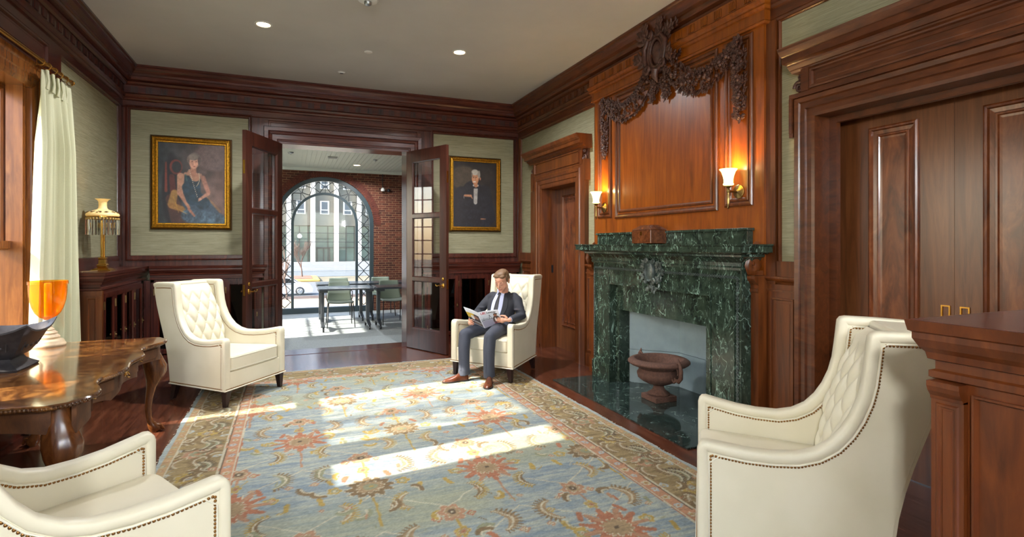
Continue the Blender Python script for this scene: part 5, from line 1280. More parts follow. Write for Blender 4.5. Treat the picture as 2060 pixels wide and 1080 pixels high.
# ================================================================ framed portraits
def canvas(w, h, nx, ny, kind):
    X, Y = np.meshgrid(np.linspace(0,1,nx+1), np.linspace(0,1,ny+1)); Y = 1-Y
    rng = np.random.RandomState(3); C = np.zeros((ny+1,nx+1,3)); asp = h/w; YY = Y*asp
    def nz(sx, sy, seed):
        r = np.random.RandomState(seed); G = r.rand(sy+2, sx+2); a = X*sx; b = Y*sy; i = np.clip(a.astype(int),0,sx); j = np.clip(b.astype(int),0,sy); fa, fb = a-i, b-j
        fa = fa*fa*(3-2*fa); fb = fb*fb*(3-2*fb); return (G[j,i]*(1-fa)*(1-fb)+G[j,i+1]*fa*(1-fb)+G[j+1,i]*(1-fa)*fb+G[j+1,i+1]*fa*fb)
    N1, N2, N3 = nz(5,6,1), nz(16,20,2), nz(45,55,3)
    def put(mask, col, var=.18, soft=None):
        m = np.clip(mask, 0, 1)[...,None]; c = np.array(col, float)*(1+var*(N2-.5)+var*.8*(N3-.5))[...,None]; C[:] = C*(1-m)+c*m
    def el(cx, cy, rx, ry, rot=0, s=25):
        dx, dy = X-cx, (Y-cy); ca, sa = math.cos(rot), math.sin(rot); dyy = dy*asp; u = dx*ca+dyy*sa; v = -dx*sa+dyy*ca; return (1-np.sqrt((u/rx)**2+(v/(ry*asp))**2))*s*min(rx,ry)*4
    def seg(x0, y0, x1, y1, r0, r1, s=60):
        ax, ay, bx, by = x0, y0*asp, x1, y1*asp; L = (bx-ax)**2+(by-ay)**2; tt = np.clip(((X-ax)*(bx-ax)+(YY-ay)*(by-ay))/L, 0, 1); d = np.hypot(X-(ax+tt*(bx-ax)), YY-(ay+tt*(by-ay))); return (r0+(r1-r0)*tt-d)*s
    if kind == 0:
        base = np.stack([34+60*X+26*N1, 44+24*X+22*N1, 50+10*X+20*N1], -1); C[:] = base*(.8+.35*N2)[...,None]
        put(el(.85,.15,.35,.2)*.25, (104,84,80)); put(el(.2,.6,.16,.5)*.3, (30,30,36))
        put(seg(.115,.25,.115,.6,.02,.03), (120,52,40)); put(el(.26,.30,.10,.10)*.8, (110,48,42)); put(el(.27,.30,.075,.075), (40,42,46)); put(seg(.2,.42,.24,.8,.05,.06), (84,36,34))
        put(seg(.2,.70,.32,.98,.10,.14), (70,44,40)); put(seg(.24,.62,.20,.76,.06,.07), (150,112,60)); put(seg(.2,.78,.5,.86,.06,.05), (146,104,54)); put(seg(.70,.68,.92,.84,.05,.03), (132,98,72))
        put(seg(.55,.74,.80,.98,.20,.20,40), (58,76,92)); put(seg(.45,.9,.9,.95,.13,.13,30), (66,86,102),.5)
        put(seg(.50,.44,.52,.68,.13,.12,50), (36,58,72),.35); put(seg(.47,.60,.66,.74,.10,.12,40), (34,54,68),.35)
        put(seg(.48,.36,.55,.42,.06,.08), (176,128,104)); put(seg(.40,.38,.62,.39,.035,.035), (178,130,106)); put(seg(.52,.29,.52,.38,.05,.05), (172,120,98))
        put(seg(.33,.41,.32,.62,.062,.052), (184,136,110)); put(seg(.32,.62,.45,.80,.048,.03), (176,124,100)); put(seg(.45,.82,.53,.90,.03,.025), (166,112,92))
        put(seg(.66,.42,.74,.60,.045,.042), (164,114,96)); put(seg(.74,.62,.60,.70,.038,.028), (172,122,102)); put(seg(.62,.69,.56,.72,.03,.026), (190,140,116))
        put(seg(.44,.55,.50,.70,.10,.10,60), (34,56,70),.35); put(seg(.40,.39,.42,.46,.016,.02), (60,96,92))
        put(el(.535,.205,.105,.10), (112,98,92)); put(el(.525,.235,.072,.085), (206,152,128)); put(el(.515,.17,.085,.045), (128,114,104)); put(el(.605,.21,.03,.06), (92,78,74)); put(el(.44,.2,.025,.05), (112,96,88))
        for x in (.50, .56): put(el(x,.225,.014,.007,s=90), (70,44,40))
        put(el(.532,.255,.01,.02,s=60), (222,166,140)); put(el(.532,.285,.02,.006,s=90), (150,70,62))
        for k in range(16):
            q = k/15; put(el(.455+.12*q+.0*q, .33+.33*q,.007,.006,s=140), (214,196,170)); put(el(.60-.04*q+.03*math.sin(q*3), .37+.16*q,.007,.006,s=140), (200,180,150))
        put(seg(.22,.66,.30,.86,.012,.012), (186,136,52),.4); put(seg(.24,.80,.42,.88,.01,.01), (190,140,60),.4)
    else:
        base = np.stack([34+26*N1, 30+20*N1, 30+16*N1], -1); C[:] = base*(.75+.3*N2)[...,None]
        put(el(.25,.25,.35,.2)*.25, (72,62,52)); put(seg(.25,.40,.45,.34,.01,.01), (104,78,54))
        put(seg(.20,.50,.16,.85,.18,.22,40), (34,34,44)); put(seg(.72,.45,.80,.85,.16,.18,40), (30,32,42)); put(seg(.45,.45,.50,.95,.24,.34,40), (30,32,42),.4); put(seg(.12,.44,.45,.38,.05,.06), (32,34,44))
        put(seg(.515,.42,.51,.62,.055,.05), (168,164,160)); put(seg(.505,.43,.50,.62,.004,.004), (110,106,104)); put(seg(.47,.36,.56,.36,.03,.03), (196,192,188)); put(seg(.47,.40,.56,.395,.018,.018), (14,14,20)); put(seg(.43,.44,.43,.7,.012,.03), (28,30,40)); put(seg(.60,.38,.60,.66,.02,.04), (26,28,38))
        put(seg(.51,.30,.52,.36,.05,.05), (170,116,86)); put(el(.505,.25,.085,.105), (190,134,100)); put(el(.50,.16,.09,.05), (176,170,160)); put(el(.59,.19,.035,.07), (150,144,136)); put(el(.62,.255,.018,.03), (184,118,90)); put(el(.43,.2,.02,.05), (120,112,104))
        for x in (.465, .525): put(el(x,.235,.016,.008,s=90), (66,42,34))
        put(el(.49,.262,.012,.025,s=70), (206,150,116)); put(el(.487,.305,.04,.012,s=80), (206,200,190)); put(el(.488,.322,.02,.005,s=90), (120,60,50))
        put(seg(.27,.52,.40,.52,.032,.034), (178,124,92)); put(seg(.40,.52,.44,.56,.022,.016), (186,130,98)); put(seg(.245,.525,.25,.56,.010,.012), (190,188,184)); put(seg(.64,.87,.74,.87,.022,.016), (176,120,86)); put(seg(.40,.74,.58,.74,.004,.004), (70,52,44))
    return C
def portrait(name, label, x0, x1, z0, z1, kind, fw, seed):
    rnd = random.Random(seed); w = thing(name, label, 'painting', ((x0+x1)/2, YB, z0)); P = wall_y(YB); mb = MB()
    P.ring(mb, x0, x1, z0, z1, [(0,.0),(0,.025),(.006,.034),(.014,.036),(.020,.030)]); mb.mi = 1
    P.ring(mb, x0+.018, x1-.018, z0+.018, z1-.018, [(0,.03),(.008,.05),(fw*.45,.058),(fw*.6,.045),(fw*.62,.034),(fw*.75,.034),(fw*.8,.026),(fw-.018,.022),(fw-.018,.01)])
    mb.mi = 1
    def orn(u, v, a):
        c = P.pt(u, v, .052); r = rnd.uniform(.010,.017); mb.ball(c, (r*1.2 if abs(math.cos(a)) > .5 else r*.6, .010, r*.6 if abs(math.cos(a)) > .5 else r*1.2), 6, 4)
    q = fw*.42
    for a, (ua, va), (ub, vb) in ((0,(x0+q,z0+q),(x1-q,z0+q)), (0,(x0+q,z1-q),(x1-q,z1-q)), (PI/2,(x0+q,z0+q),(x0+q,z1-q)), (PI/2,(x1-q,z0+q),(x1-q,z1-q))):
        L = math.hypot(ub-ua, vb-va); n = int(L/.017)
        for k in range(n+1): orn(ua+(ub-ua)*k/n+rnd.uniform(-.003,.003), va+(vb-va)*k/n+rnd.uniform(-.003,.003), a)
    build(mb, 'gilt_frame', [M['golddark'], M['gold']], w)
    a0, a1, b0, b1 = x0+fw-.004, x1-fw+.004, z0+fw-.004, z1-fw+.004; nx, ny = 120, int(120*(b1-b0)/(a1-a0))
    painted('canvas', M['canvas'], lambda u, v: P.pt(a0+(a1-a0)*u, b0+(b1-b0)*v, .014), nx, ny, canvas(a1-a0, b1-b0, nx, ny, kind), w)
M['golddark'] = plain('dark_gilt', (84,58,26), .45, .6)
portrait('framed_portrait', 'gilt framed oil portrait of a seated woman in a dark blue dress with long beads', -1.635, -.72, 1.69, 2.885, 0, .085, 1)
portrait('framed_portrait', 'gilt framed oil portrait of a grey haired man in black with a bow tie', 2.235, 3.095, 1.70, 2.865, 1, .075, 2)
# ================================================================ ceiling fittings of the room, with added fill lamps
for k, (x, y) in enumerate([(-.252,5.899),(1.782,5.899)]):
    downlight(x, y, ZC, ('recessed round downlight in the grey ceiling, left one of the lit pair', 'recessed round downlight in the grey ceiling, right one of the lit pair')[k] if k < 2 else 'recessed round downlight in the ceiling nearer the camera, out of view', DOWNLIGHT_W*(1.9 if y > 5 else 1), 'ceiling downlights', .065)
for px_, py_, pw, pl_ in ((-1.0,-1.2,1,'opal globe pendant lamp added unseen behind the camera for fill, window side'), (2.4,-1.5,.7,'opal globe pendant lamp added unseen behind the camera for fill, fireplace side')):  # invented lamps out of view, added to light the near half of the room
    t = thing('filler_lamp', pl_, 'ceiling light', (px_,py_,ZC), 0, 'pendant lamps')
    build(MB().lathe([(.07,ZC),(.07,ZC-.02),(.01,ZC-.04),(.008,2.65),(.03,2.64),(.03,2.60)], (px_,py_,0), 20), 'stem', M['agedbrass'], t, smooth=40)
    mb = MB(); mb.ball((px_,py_,2.50), .12, 28, 18); build(mb, 'globe', glow('filler_globe', (245,245,255), 6), t, smooth=180)
    ld = bpy.data.lights.new('filler', 'POINT'); ld.energy = FILLER_W*pw; ld.color = (.95,.98,1); ld.shadow_soft_size = .13; lo_ = link(bpy.data.objects.new('filler_bulb', ld), t); lo_.location = (0,0,2.50-ZC)
sd = thing('smoke_alarm', 'white round fire alarm with red lettering at the top edge of the ceiling', 'alarm', (.641, 5.067-.25, ZC))
sx, sy = .63, 4.87
mb = MB(); mb.lathe([(.105,ZC),(.105,ZC-.012),(.098,ZC-.03),(.085,ZC-.034),(.082,ZC-.05),(.06,ZC-.056),(0,ZC-.056)], (sx,sy,0), 40); build(mb, 'housing', M['white'], sd, smooth=40)
mb = MB(); mb.lathe([(.032,ZC-.055),(.032,ZC-.075),(.024,ZC-.085),(0,ZC-.088)], (sx,sy,0), 20); build(mb, 'strobe', M['chrome'], sd, smooth=40)
def text_mesh(body, size, mat, parent, M4, name='lettering', ext=.0005, font_w=0):
    cu = bpy.data.curves.new(name, 'FONT'); cu.body = body; cu.size = size; cu.extrude = ext; cu.offset = font_w; cu.align_x = 'CENTER'; cu.align_y = 'CENTER'
    tmp = bpy.data.objects.new(name, cu); scn.collection.objects.link(tmp); bpy.context.view_layer.update()
    me = bpy.data.meshes.new_from_object(tmp.evaluated_get(bpy.context.evaluated_depsgraph_get())); bpy.data.objects.remove(tmp)
    o = link(bpy.data.objects.new(name, me), parent); me.materials.clear(); me.materials.append(mat); o.matrix_local = M4; return o
M['red'] = plain('red_ink', (176,22,30), .5)
rr = .101
for ang in (-20, 160):
    a = math.radians(ang-68); 
    for j, chh in enumerate('ALARM'):
        aa = a+(j-2)*.17; pos = Vector((sx+rr*math.cos(aa), sy+rr*math.sin(aa), ZC-.022))-Vector(sd.location)
        ez = Vector((math.cos(aa), math.sin(aa), -.35)).normalized(); ex = Vector((-math.sin(aa), math.cos(aa), 0)); ey = ez.cross(ex)
        m = Matrix((ex, ey, ez)).transposed().to_4x4(); m.translation = pos+ez*.002; text_mesh(chh, .02, M['red'], sd, m)
for (x, y, l) in ((.598,7.159,'small white ceiling sensor with dark centre near the back cornice'), (.818,6.286,'flat white sprinkler cover in the middle of the ceiling')):
    o = thing('ceiling_sensor' if y > 7 else 'sprinkler_cover', l, 'sensor' if y > 7 else 'sprinkler', (x, y, ZC))
    build(MB().lathe([(.045,ZC),(.045,ZC-.008),(.035,ZC-.014),(0,ZC-.014)], (x,y,0), 24), 'cover', M['white'], o, smooth=40)
    if y > 7: build(MB().box(x-.02,x+.02,y-.018,y+.018,ZC-.018,ZC-.013), 'lens', M['chrome'], o)
# unseen tree added west of the window, crown shaped to break up the sun
struct(build(MB().box(-60, XL-.3, -30, 12, -2.8, -2.4), 'lawn', plain('winter_lawn', (120,118,84), .95, noise=.2)))
mb = MB()
for k in range(9): mb.box(-3.6+k*.16, -3.6+k*.16+.15, 6.60, 6.63, -2.4, 1.46)
mb.box(-3.6, -2.2, 6.63, 6.67, 1.2, 1.3).box(-3.6, -2.2, 6.63, 6.67, -1, -.9)
tag(build(mb, 'board_fence', plain('slate_blue_paint', (70,82,92), .7, noise=.2)), 'slate blue board fence panel outside the lower sash of the left window', 'fence')
tr = thing('unseen_evergreen_tree', 'unseen evergreen tree added outside the left window to break up the sunlight on the rug', 'tree', (-7.6, 3.85, -2.4))
build(MB().lathe([(.16,-2.4),(.11,0),(.09,3),(.05,5.5),(.01,7)], (-7.6,3.85,0), 12), 'trunk', M['bark'], tr, smooth=60)
mb = MB(); rnd = random.Random(12)
for k in range(1500):
    while True:
        q = Vector((rnd.uniform(-1,1), rnd.uniform(-1,1), rnd.uniform(-1,1)))
        if q.length < 1: break
    c = Vector((-7.6+q.x*.9, 3.85+q.y*.60, 5.6+q.z*1.5)); a = Vector((rnd.gauss(0,1), rnd.gauss(0,1), rnd.gauss(0,1))).normalized(); b = a.orthogonal().normalized(); L = rnd.uniform(.03,.06)
    mb.add([c-a*L, c+b*L*.5, c+a*L, c-b*L*.5], [(0,1,2,3)])
o = build(mb, 'foliage', plain('dark_leaf', (52,72,40), .6), tr); o['kind'] = 'stuff'
# ================================================================ the rug
RX0, RX1, RY0, RY1 = -.845, 2.505, 1.08, 6.83
def rug():
    W, H = RX1-RX0, RY1-RY0; nx, ny = int(W/.0088), int(H/.0095)
    xs = np.linspace(0, W, nx+1); ys = np.linspace(0, H, ny+1); X, Y = np.meshgrid(xs, ys); rs = np.random.RandomState(11)
    def vn(fx, fy, seed):
        r = np.random.RandomState(seed); sx, sy = int(W*fx)+2, int(H*fy)+2; G = r.rand(sy+1, sx+1); a = X*fx; b = Y*fy; i = a.astype(int); j = b.astype(int); u, v = a-i, b-j; u = u*u*(3-2*u); v = v*v*(3-2*v)
        return G[j,i]*(1-u)*(1-v)+G[j,i+1]*u*(1-v)+G[j+1,i]*(1-u)*v+G[j+1,i+1]*u*v
    st = vn(4,70,1)*.45+vn(2.5,14,2)*.2+vn(22,105,3)*.35
    blue, pale, grn = np.array([120,134,142.]), np.array([162,166,152.]), np.array([146,148,120.])
    k = np.clip((st-.3)*2.4, 0, 1)[...,None]; C = blue*(1-k)+pale*k; k2 = np.clip((vn(1.2,1.6,4)-.55)*2.2, 0, .6)[...,None]; C = C*(1-k2)+grn*k2
    wob = lambda s: .012*(vn(16,16,s)-.5)*2
    DX, DY = wob(7), wob(8)
    ter, tan, brn, gold, crm, olv, dk, sal = (158,104,76), (148,126,94), (118,98,68), (162,138,72), (180,172,148), (134,136,108), (90,76,58), (160,122,94)
    def win(cx, cy, R):
        i0, i1 = max(0, int((cx-R)/W*nx)), min(nx+1, int((cx+R)/W*nx)+2); j0, j1 = max(0, int((cy-R)/H*ny)), min(ny+1, int((cy+R)/H*ny)+2); return slice(j0, j1), slice(i0, i1)
    def fill(S, m, col, a=1):
        m = (np.clip(m, 0, 1)*a)[...,None]; C[S] = C[S]*(1-m)+np.array(col, float)*m*(.88+.24*st[S][...,None])+0
    def ros(cx, cy, R, n, cols, asp=1.0, rot=0, teeth=True):
        S = win(cx, cy, R*1.5)
        if S[0].start >= S[0].stop or S[1].start >= S[1].stop: return
        x, y = X[S]-cx+DX[S], (Y[S]-cy+DY[S])/asp; r = np.hypot(x, y); th = np.arctan2(y, x)+rot
        pet = .70+.30*np.abs(np.cos(n*th/2)); saw = 1+.10*(((th*n*1.5/PI) % 1)-.5) if teeth else 1
        fill(S, (R*pet*saw*1.06-r)*250, crm); fill(S, (R*pet*saw-r)*250, cols[0]); fill(S, (R*.62*pet-r)*250, crm); fill(S, (R*.57*pet-r)*250, cols[1]); fill(S, (R*.3-r)*250, cols[2]); fill(S, (R*.1-np.maximum(abs(x), abs(y)))*250, cols[3])
    def palm(cx, cy, R, s=1):
        ros(cx, cy, R, 14, (ter, tan, tan, dk), 1.05)
        for k in range(12):
            a = 2*PI*k/12; line(cx+.7*R*math.cos(a), cy+.7*R*math.sin(a), cx+1.22*R*math.cos(a), cy+1.22*R*math.sin(a), .022*R/.18, ter if k % 2 else sal)
    def line(x0, y0, x1, y1, w, col, a=1):
        cx, cy = (x0+x1)/2, (y0+y1)/2; R = max(abs(x1-x0), abs(y1-y0))/2+w*2+.02; S = win(cx, cy, R)
        if S[0].start >= S[0].stop or S[1].start >= S[1].stop: return
        x, y = X[S]+DX[S]*.6, Y[S]+DY[S]*.6; L = (x1-x0)**2+(y1-y0)**2+1e-9; tt = np.clip(((x-x0)*(x1-x0)+(y-y0)*(y1-y0))/L, 0, 1); d = np.hypot(x-(x0+tt*(x1-x0)), y-(y0+tt*(y1-y0))); fill(S, (w-d)*300, col, a)
    def leaf(cx, cy, R, a0, a1, col, edge, hand=1, w=.03):
        # a curved saw-toothed leaf (sickle shape)
        n = 13; pts = [(cx+R*math.cos(a0+(a1-a0)*k/n), cy+R*1.15*math.sin(a0+(a1-a0)*k/n)) for k in range(n+1)]
        for k in range(n):
            ww = w*(.5+math.sin(PI*(k+.5)/n)*.7); line(*pts[k], *pts[k+1], ww, col); a = a0+(a1-a0)*k/n; q = R+hand*(ww+.018); line(pts[k][0], pts[k][1], cx+q*math.cos(a), cy+q*1.15*math.sin(a), .008, edge)
        for k in range(n): line(*pts[k], *pts[k+1], .007, crm)
    BW = .50
    cols2 = (brn, tan, olv, gold)
    ix0, ix1, iy0, iy1 = BW+.03, W-BW-.03, BW-.05, H-BW+.05
    cw, chh = (ix1-ix0)/3, .98
    ncol, nrow = 4, int(H/chh)+2
    rr_ = random.Random(17)
    for j in range(nrow):
        for i in range(-1, 4):
            cx = ix0+cw*(i+(.5 if j % 2 else 1.0)); cy = .35+chh*j
            line(cx, cy-.5, cx, cy+.5, .009, sal if (i+j) % 2 else gold); 
            for s in (-1, 1):
                line(cx, cy+.12, cx+s*cw*.5, cy+.42, .006, crm); line(cx, cy-.12, cx+s*cw*.5, cy-.42, .006, crm)
                leaf(cx+s*.19, cy+.30, .095, PI/2*(1-s)-1.3, PI/2*(1-s)+1.3, tan if j % 2 else olv, brn, 1, .024)
                leaf(cx+s*.22, cy-.27, .085, PI/2*(1+s)-1.3, PI/2*(1+s)+1.2, brn if (i+j) % 2 else tan, gold, 1, .02)
                ros(cx+s*cw*.27, cy+.02, .05, 5, (gold, olv, crm, ter), teeth=False); ros(cx+s*.10, cy+.44, .034, 4, (ter, crm, gold, dk), teeth=False); ros(cx+s*.31, cy+.16, .030, 4, (sal, crm, tan, dk), teeth=False)
                line(cx+s*.14, cy+.14, cx+s*.12, cy+.20, .018, ter); line(cx+s*.28, cy-.14, cx+s*.30, cy-.06, .016, gold)
            for q in range(18):
                a = rr_.uniform(0, 6.28); r = rr_.uniform(.22, .5); x, y = cx+r*math.cos(a)*.75, cy+r*math.sin(a)
                t_ = rr_.choice((0,1,2,3))
                if t_ == 0: ros(x, y, rr_.uniform(.018,.03), 4, (rr_.choice((ter,gold,sal)), crm, tan, dk), teeth=False)
                elif t_ == 1: leaf(x, y, rr_.uniform(.03,.05), a, a+rr_.uniform(1.6,2.6), rr_.choice((olv,tan,brn)), rr_.choice((brn,gold,olv)), 1, .010)
                elif t_ == 2: line(x, y, x+rr_.uniform(-.06,.06), y+rr_.uniform(-.07,.07), .005, rr_.choice((crm,brn,gold,olv)))
                else: line(x, y, x+rr_.uniform(-.02,.02), y+.05, rr_.uniform(.008,.014), rr_.choice((ter,sal,gold,olv)))
            if (i+j) % 2: palm(cx, cy, .155)
            else: ros(cx, cy, .15, 12, cols2, 1.0)
            ros(cx, cy+.49, .085, 6, (sal, tan, dk, crm), 1.15); ros(cx, cy+.27, .045, 5, (gold, tan, ter, dk), 1.3, teeth=False)
    # borders
    e = np.minimum(np.minimum(X, W-X), np.minimum(Y, H-Y))
    inb = (e < BW)
    Cb = C.copy()
    fld = C.copy()
    kk = np.clip((st-.25)*2, 0, 1)[...,None]; C[:] = np.array([122,104,70.])*(1-kk)+np.array([158,140,100.])*kk
    def along(fn, step, inset_, jitter=0):
        n = int((H-2*inset_)/step)
        for k in range(n+1):
            y = inset_+(H-2*inset_)*k/n; fn(inset_, y, k); fn(W-inset_, y, k+1)
        n = int((W-2*inset_)/step)
        for k in range(1, n): x = inset_+(W-2*inset_)*k/n; fn(x, inset_, k); fn(x, H-inset_, k+1)
    m_ = .235
    rr_.seed(5)
    def bf(x, y, k):
        if k % 2: ros(x, y, .105, 9, (sal, olv, tan, ter), 1.0)
        else: ros(x, y, .085, 7, (gold, tan, (150,160,150), ter), 1.1)
        for s in (-1, 1):
            leaf(x+s*.03, y+.17, .075, -1.2, 1.4, olv, dk, 1, .018); leaf(x-s*.06, y-.16, .07, 1.9, 4.2, tan, brn, 1, .016); ros(x+s*.13, y+s*.10, .032, 5, (ter, crm, gold, dk), teeth=False); ros(x-s*.13, y+s*.09, .03, 5, ((156,168,172), crm, gold, dk), teeth=False)
        for q in range(16):
            xx, yy_ = x+rr_.uniform(-.15,.15), y+rr_.uniform(-.2,.2); a = rr_.uniform(0,6.28); c_ = rr_.choice((crm,tan,gold,olv,dk,sal,(140,152,154)))
            if q % 3: line(xx, yy_, xx+.05*math.cos(a), yy_+.05*math.sin(a), rr_.uniform(.004,.009), c_, .8)
            else: leaf(xx, yy_, .035, a, a+2.2, c_, brn, 1, .008)
    along(bf, .42, m_)
    g1 = (e > .405) & (e < BW); C[g1] = np.array([172,128,98.])*(.86+.28*st[g1][...,None]); 
    def gf(x, y, k): ros(x, y, .028, 5, ((crm, gold, ter, dk) if k % 2 else ((150,164,172), crm, ter, dk)), teeth=False)
    along(gf, .105, .452)
    g0 = (e < .085); C[g0] = np.array([166,138,100.])*(.86+.28*st[g0][...,None])
    along(lambda x, y, k: ros(x, y, .022, 4, ((ter, crm, gold, dk) if k % 2 else (olv, crm, gold, dk)), teeth=False), .09, .055)
    for v, w, col in ((.092,.005,crm),(.400,.006,crm),(.412,.004,dk),(BW-.004,.006,crm),(BW+.006,.004,ter)): mm = abs(e-v+DX*.3) < w; C[mm] = col
    mm = e > BW+.01; C[mm] = fld[mm]
    mm = e < .028; C[mm] = np.array([150,160,156.])*(.9+.2*st[mm][...,None])
    r2 = np.random.RandomState(5); C *= (1+.10*(r2.rand(*X.shape)-.5))[...,None]
    edge = random.Random(4); ph = [edge.uniform(0,6) for _ in range(6)]
    def P(u, v):
        x = RX0+W*u; y = RY0+H*v; 
        if u in (0., 1.): x += .006*math.sin(y*9+ph[0])+.003*math.sin(y*31)
        if v == 1.: y += .012*math.sin(x*7+ph[1])+.006*math.sin(x*23)
        return (x, y, .009)
    o = painted('area_rug', M['rug'], P, nx, ny, C)
    m = o.modifiers.new('th', 'SOLIDIFY'); m.thickness = .008; m.offset = -1
    tag(o, 'large oriental rug, pale blue field with terracotta and gold flowers and a brown border', 'rug')
    mb = MB(); rnd = random.Random(2); x = RX0
    while x < RX1:
        a = rnd.uniform(-.012,.012); mb.tube([(x, RY1-.004, .006), (x+a*.5, RY1+.016, .005), (x+a, RY1+rnd.uniform(.022,.036), .003)], .0016, 4); x += .006
    y = RY0
    while y < RY1:
        for xx, s in ((RX0, -1), (RX1, 1)):
            if rnd.random() < .25: mb.tube([(xx, y, .006), (xx+s*.012, y+rnd.uniform(-.01,.01), .003)], .002, 4)
        y += .012
    f = build(mb, 'fringe', plain('rug_fringe', (196,192,170), .9), o)
rug()
# ================================================================ the seated man (local frame of his chair)
F2 = Vector((-.802,-.597)).normalized(); MO = Vector((1.948-.38*F2.x, 5.647-.38*F2.y, .010)); MR = math.atan2(-F2.x, F2.y)
skin = plain('skin', (214,158,132), .5, Subsurface_Weight=.15, Subsurface_Radius=(.02,.008,.004)); M['skin'] = skin
M['suit'] = plain('charcoal_suit', (44,46,54), .8, noise=.18, nscale=250); M['trouser'] = plain('slate_trousers', (58,62,74), .8, noise=.15, nscale=250)
M['shirt'] = plain('pale_blue_shirt', (186,194,226), .7); M['tie'] = plain('dark_tie', (28,28,34), .5); M['hair'] = plain('sandy_hair', (104,76,50), .6, noise=.35, nscale=90)
M['shoe'] = plain('tan_leather_shoe', (88,44,22), .28, noise=.2, nscale=30); M['sole'] = plain('dark_sole', (34,24,20), .6)
def blob(mb, pts, seg=18):          # pts: (x,y,z, rx, ry) tube with round ends
    P = [Vector(p[:3]) for p in pts]; R = [(p[3], p[4] if len(p) > 4 else p[3]) for p in pts]
    mb.tube(P, R, seg); mb.ball(P[0], R[0][0]*.98, seg, 8); mb.ball(P[-1], R[-1][0]*.98, seg, 8)
def remesh(o, vox, sm=2, dec=None):
    m = o.modifiers.new('r', 'REMESH'); m.mode = 'VOXEL'; m.voxel_size = vox; m.use_smooth_shade = True
    s = o.modifiers.new('s', 'SMOOTH'); s.iterations = sm; s.factor = .5; bake(o); o.data.shade_smooth(); return o
def smooth_path(pts, n=3):
    for _ in range(n):
        q = [pts[0]]
        for a, b in zip(pts[:-1], pts[1:]): q += [tuple(x*.75+y*.25 for x, y in zip(a, b)), tuple(x*.25+y*.75 for x, y in zip(a, b))]
        pts = q+[pts[-1]]
    return pts
HC = Vector((-.040, -.010, 1.062)); 
HROT = Euler((math.radians(-26), 0, math.radians(8))).to_matrix()      # bowed forwards, turned towards the magazine
def H(x, y, z): return HC+HROT @ Vector((x, y, z))
def hball(mb, c, r, seg=20, rg=12, e=None):
    rot = HROT if e is None else HROT @ Euler(e).to_matrix(); mb.ball(H(*c), r, seg, rg, rot)
# skeleton targets
shR, shL = V(.165,-.085,.865), V(-.165,-.115,.865)
elR, elL = V(.285,.02,.675), V(-.275,-.06,.665)
wrR, wrL = V(.222,.262,.600), V(-.226,.140,.640)
def hand(mb, W, tgt, up, palm, fl, th):
    # W wrist, finger direction tgt, up = thumb side, palm = palm normal, fingers curl towards it
    d = Vector(tgt).normalized(); n = Vector(palm); n = (n-d*n.dot(d)).normalized(); u = n.cross(d)
    if u.dot(Vector(up)) < 0: u = -u
    blob(mb, [tuple(W)+(.024,.022), tuple(W+d*.02)+(.026,.018), tuple(W+d*.05)+(.033,.016), tuple(W+d*.078)+(.034,.0145)])
    for i, L in enumerate((.068,.076,.071,.056)):
        o = W+d*.078+u*(.027-.0182*i); r = .0073-.0004*i; q = fl[i]
        pts = [o]; dd = d.copy(); lens = (L*.45, L*.32, L*.25)
        for k, l in enumerate(lens):
            a = q*(.55,.9,.6)[k]; dd = (dd*math.cos(a)+n*math.sin(a)).normalized(); pts.append(pts[-1]+dd*l)
            n2 = n
        mb.tube([W+d*.045+u*(.02-.013*i)]+pts, [r*1.05, r*1.1, r, r*.93, r*.75], 10); mb.ball(pts[-1], r*.78, 8, 6)
    b = W+d*.022+u*.022; p1 = b+(d*.6+u*.6+n*.35).normalized()*.036; p2 = p1+(d*.85+u*.15+n*th).normalized()*.030; p3 = p2+(d*.9-u*.1+n*th).normalized()*.024
    mb.tube([b, p1, p2, p3], [.014,.0115,.0098,.0075], 10); mb.ball(p3, .0078, 8, 6)
mb = MB()
# torso, hips, legs (under the clothes)
blob(mb, [(0,-.02,.56,.14,.10),(0,-.04,.66,.13,.09),(0,-.075,.78,.13,.085),(0,-.10,.85,.09,.055)])
for s, kn, an in ((1, V(.155,.47,.50), V(.10,.55,.10)), (-1, V(-.165,.45,.50), V(-.185,.53,.10))):
    blob(mb, [(s*.08,-.0,.545,.075), tuple(kn)+(.05,)]); blob(mb, [tuple(kn)+(.045,), tuple(an)+(.03,)])
for sh, el, wr in ((shR, elR, wrR), (shL, elL, wrL)): blob(mb, [tuple(sh)+(.045,), tuple(el)+(.036,)]); blob(mb, [tuple(el)+(.035,), tuple(wr)+(.023,)])
# neck and head
mb.tube([(0,-.105,.86),(-.012,-.09,.91),H(0,-.01,-.075),H(0,.005,-.03)], [.06,.056,.054,.056], 18)
hball(mb, (0,-.022,.042), (.075,.094,.080)); hball(mb, (0,.030,-.018), (.063,.067,.080)); hball(mb, (0,.048,-.068), (.042,.045,.038)); hball(mb, (0,.079,-.093), (.021,.016,.015))
for s in (-1, 1):
    hball(mb, (s*.042,.042,-.030), (.026,.034,.028)); hball(mb, (s*.040,.015,-.055), (.020,.044,.026), e=(.4,0,0)); hball(mb, (s*.078,-.010,.0), (.009,.020,.032)); hball(mb, (s*.082,-.022,.008), (.008,.010,.024))
    hball(mb, (s*.031,.078,.012), (.020,.016,.012)); hball(mb, (s*.03,.082,.030), (.024,.012,.008))
mb.tube([H(0,.088,.024), H(0,.102,.004), H(0,.117,-.018), H(0,.108,-.030)], [.008,.0095,.0115,.008], 10)
for s in (-1, 1): hball(mb, (s*.012,.100,-.024), (.009,.011,.008))
hball(mb, (0,.094,-.050), (.022,.012,.007)); hball(mb, (0,.092,-.061), (.019,.012,.007)); hball(mb, (0,.02,.055), (.068,.074,.05))
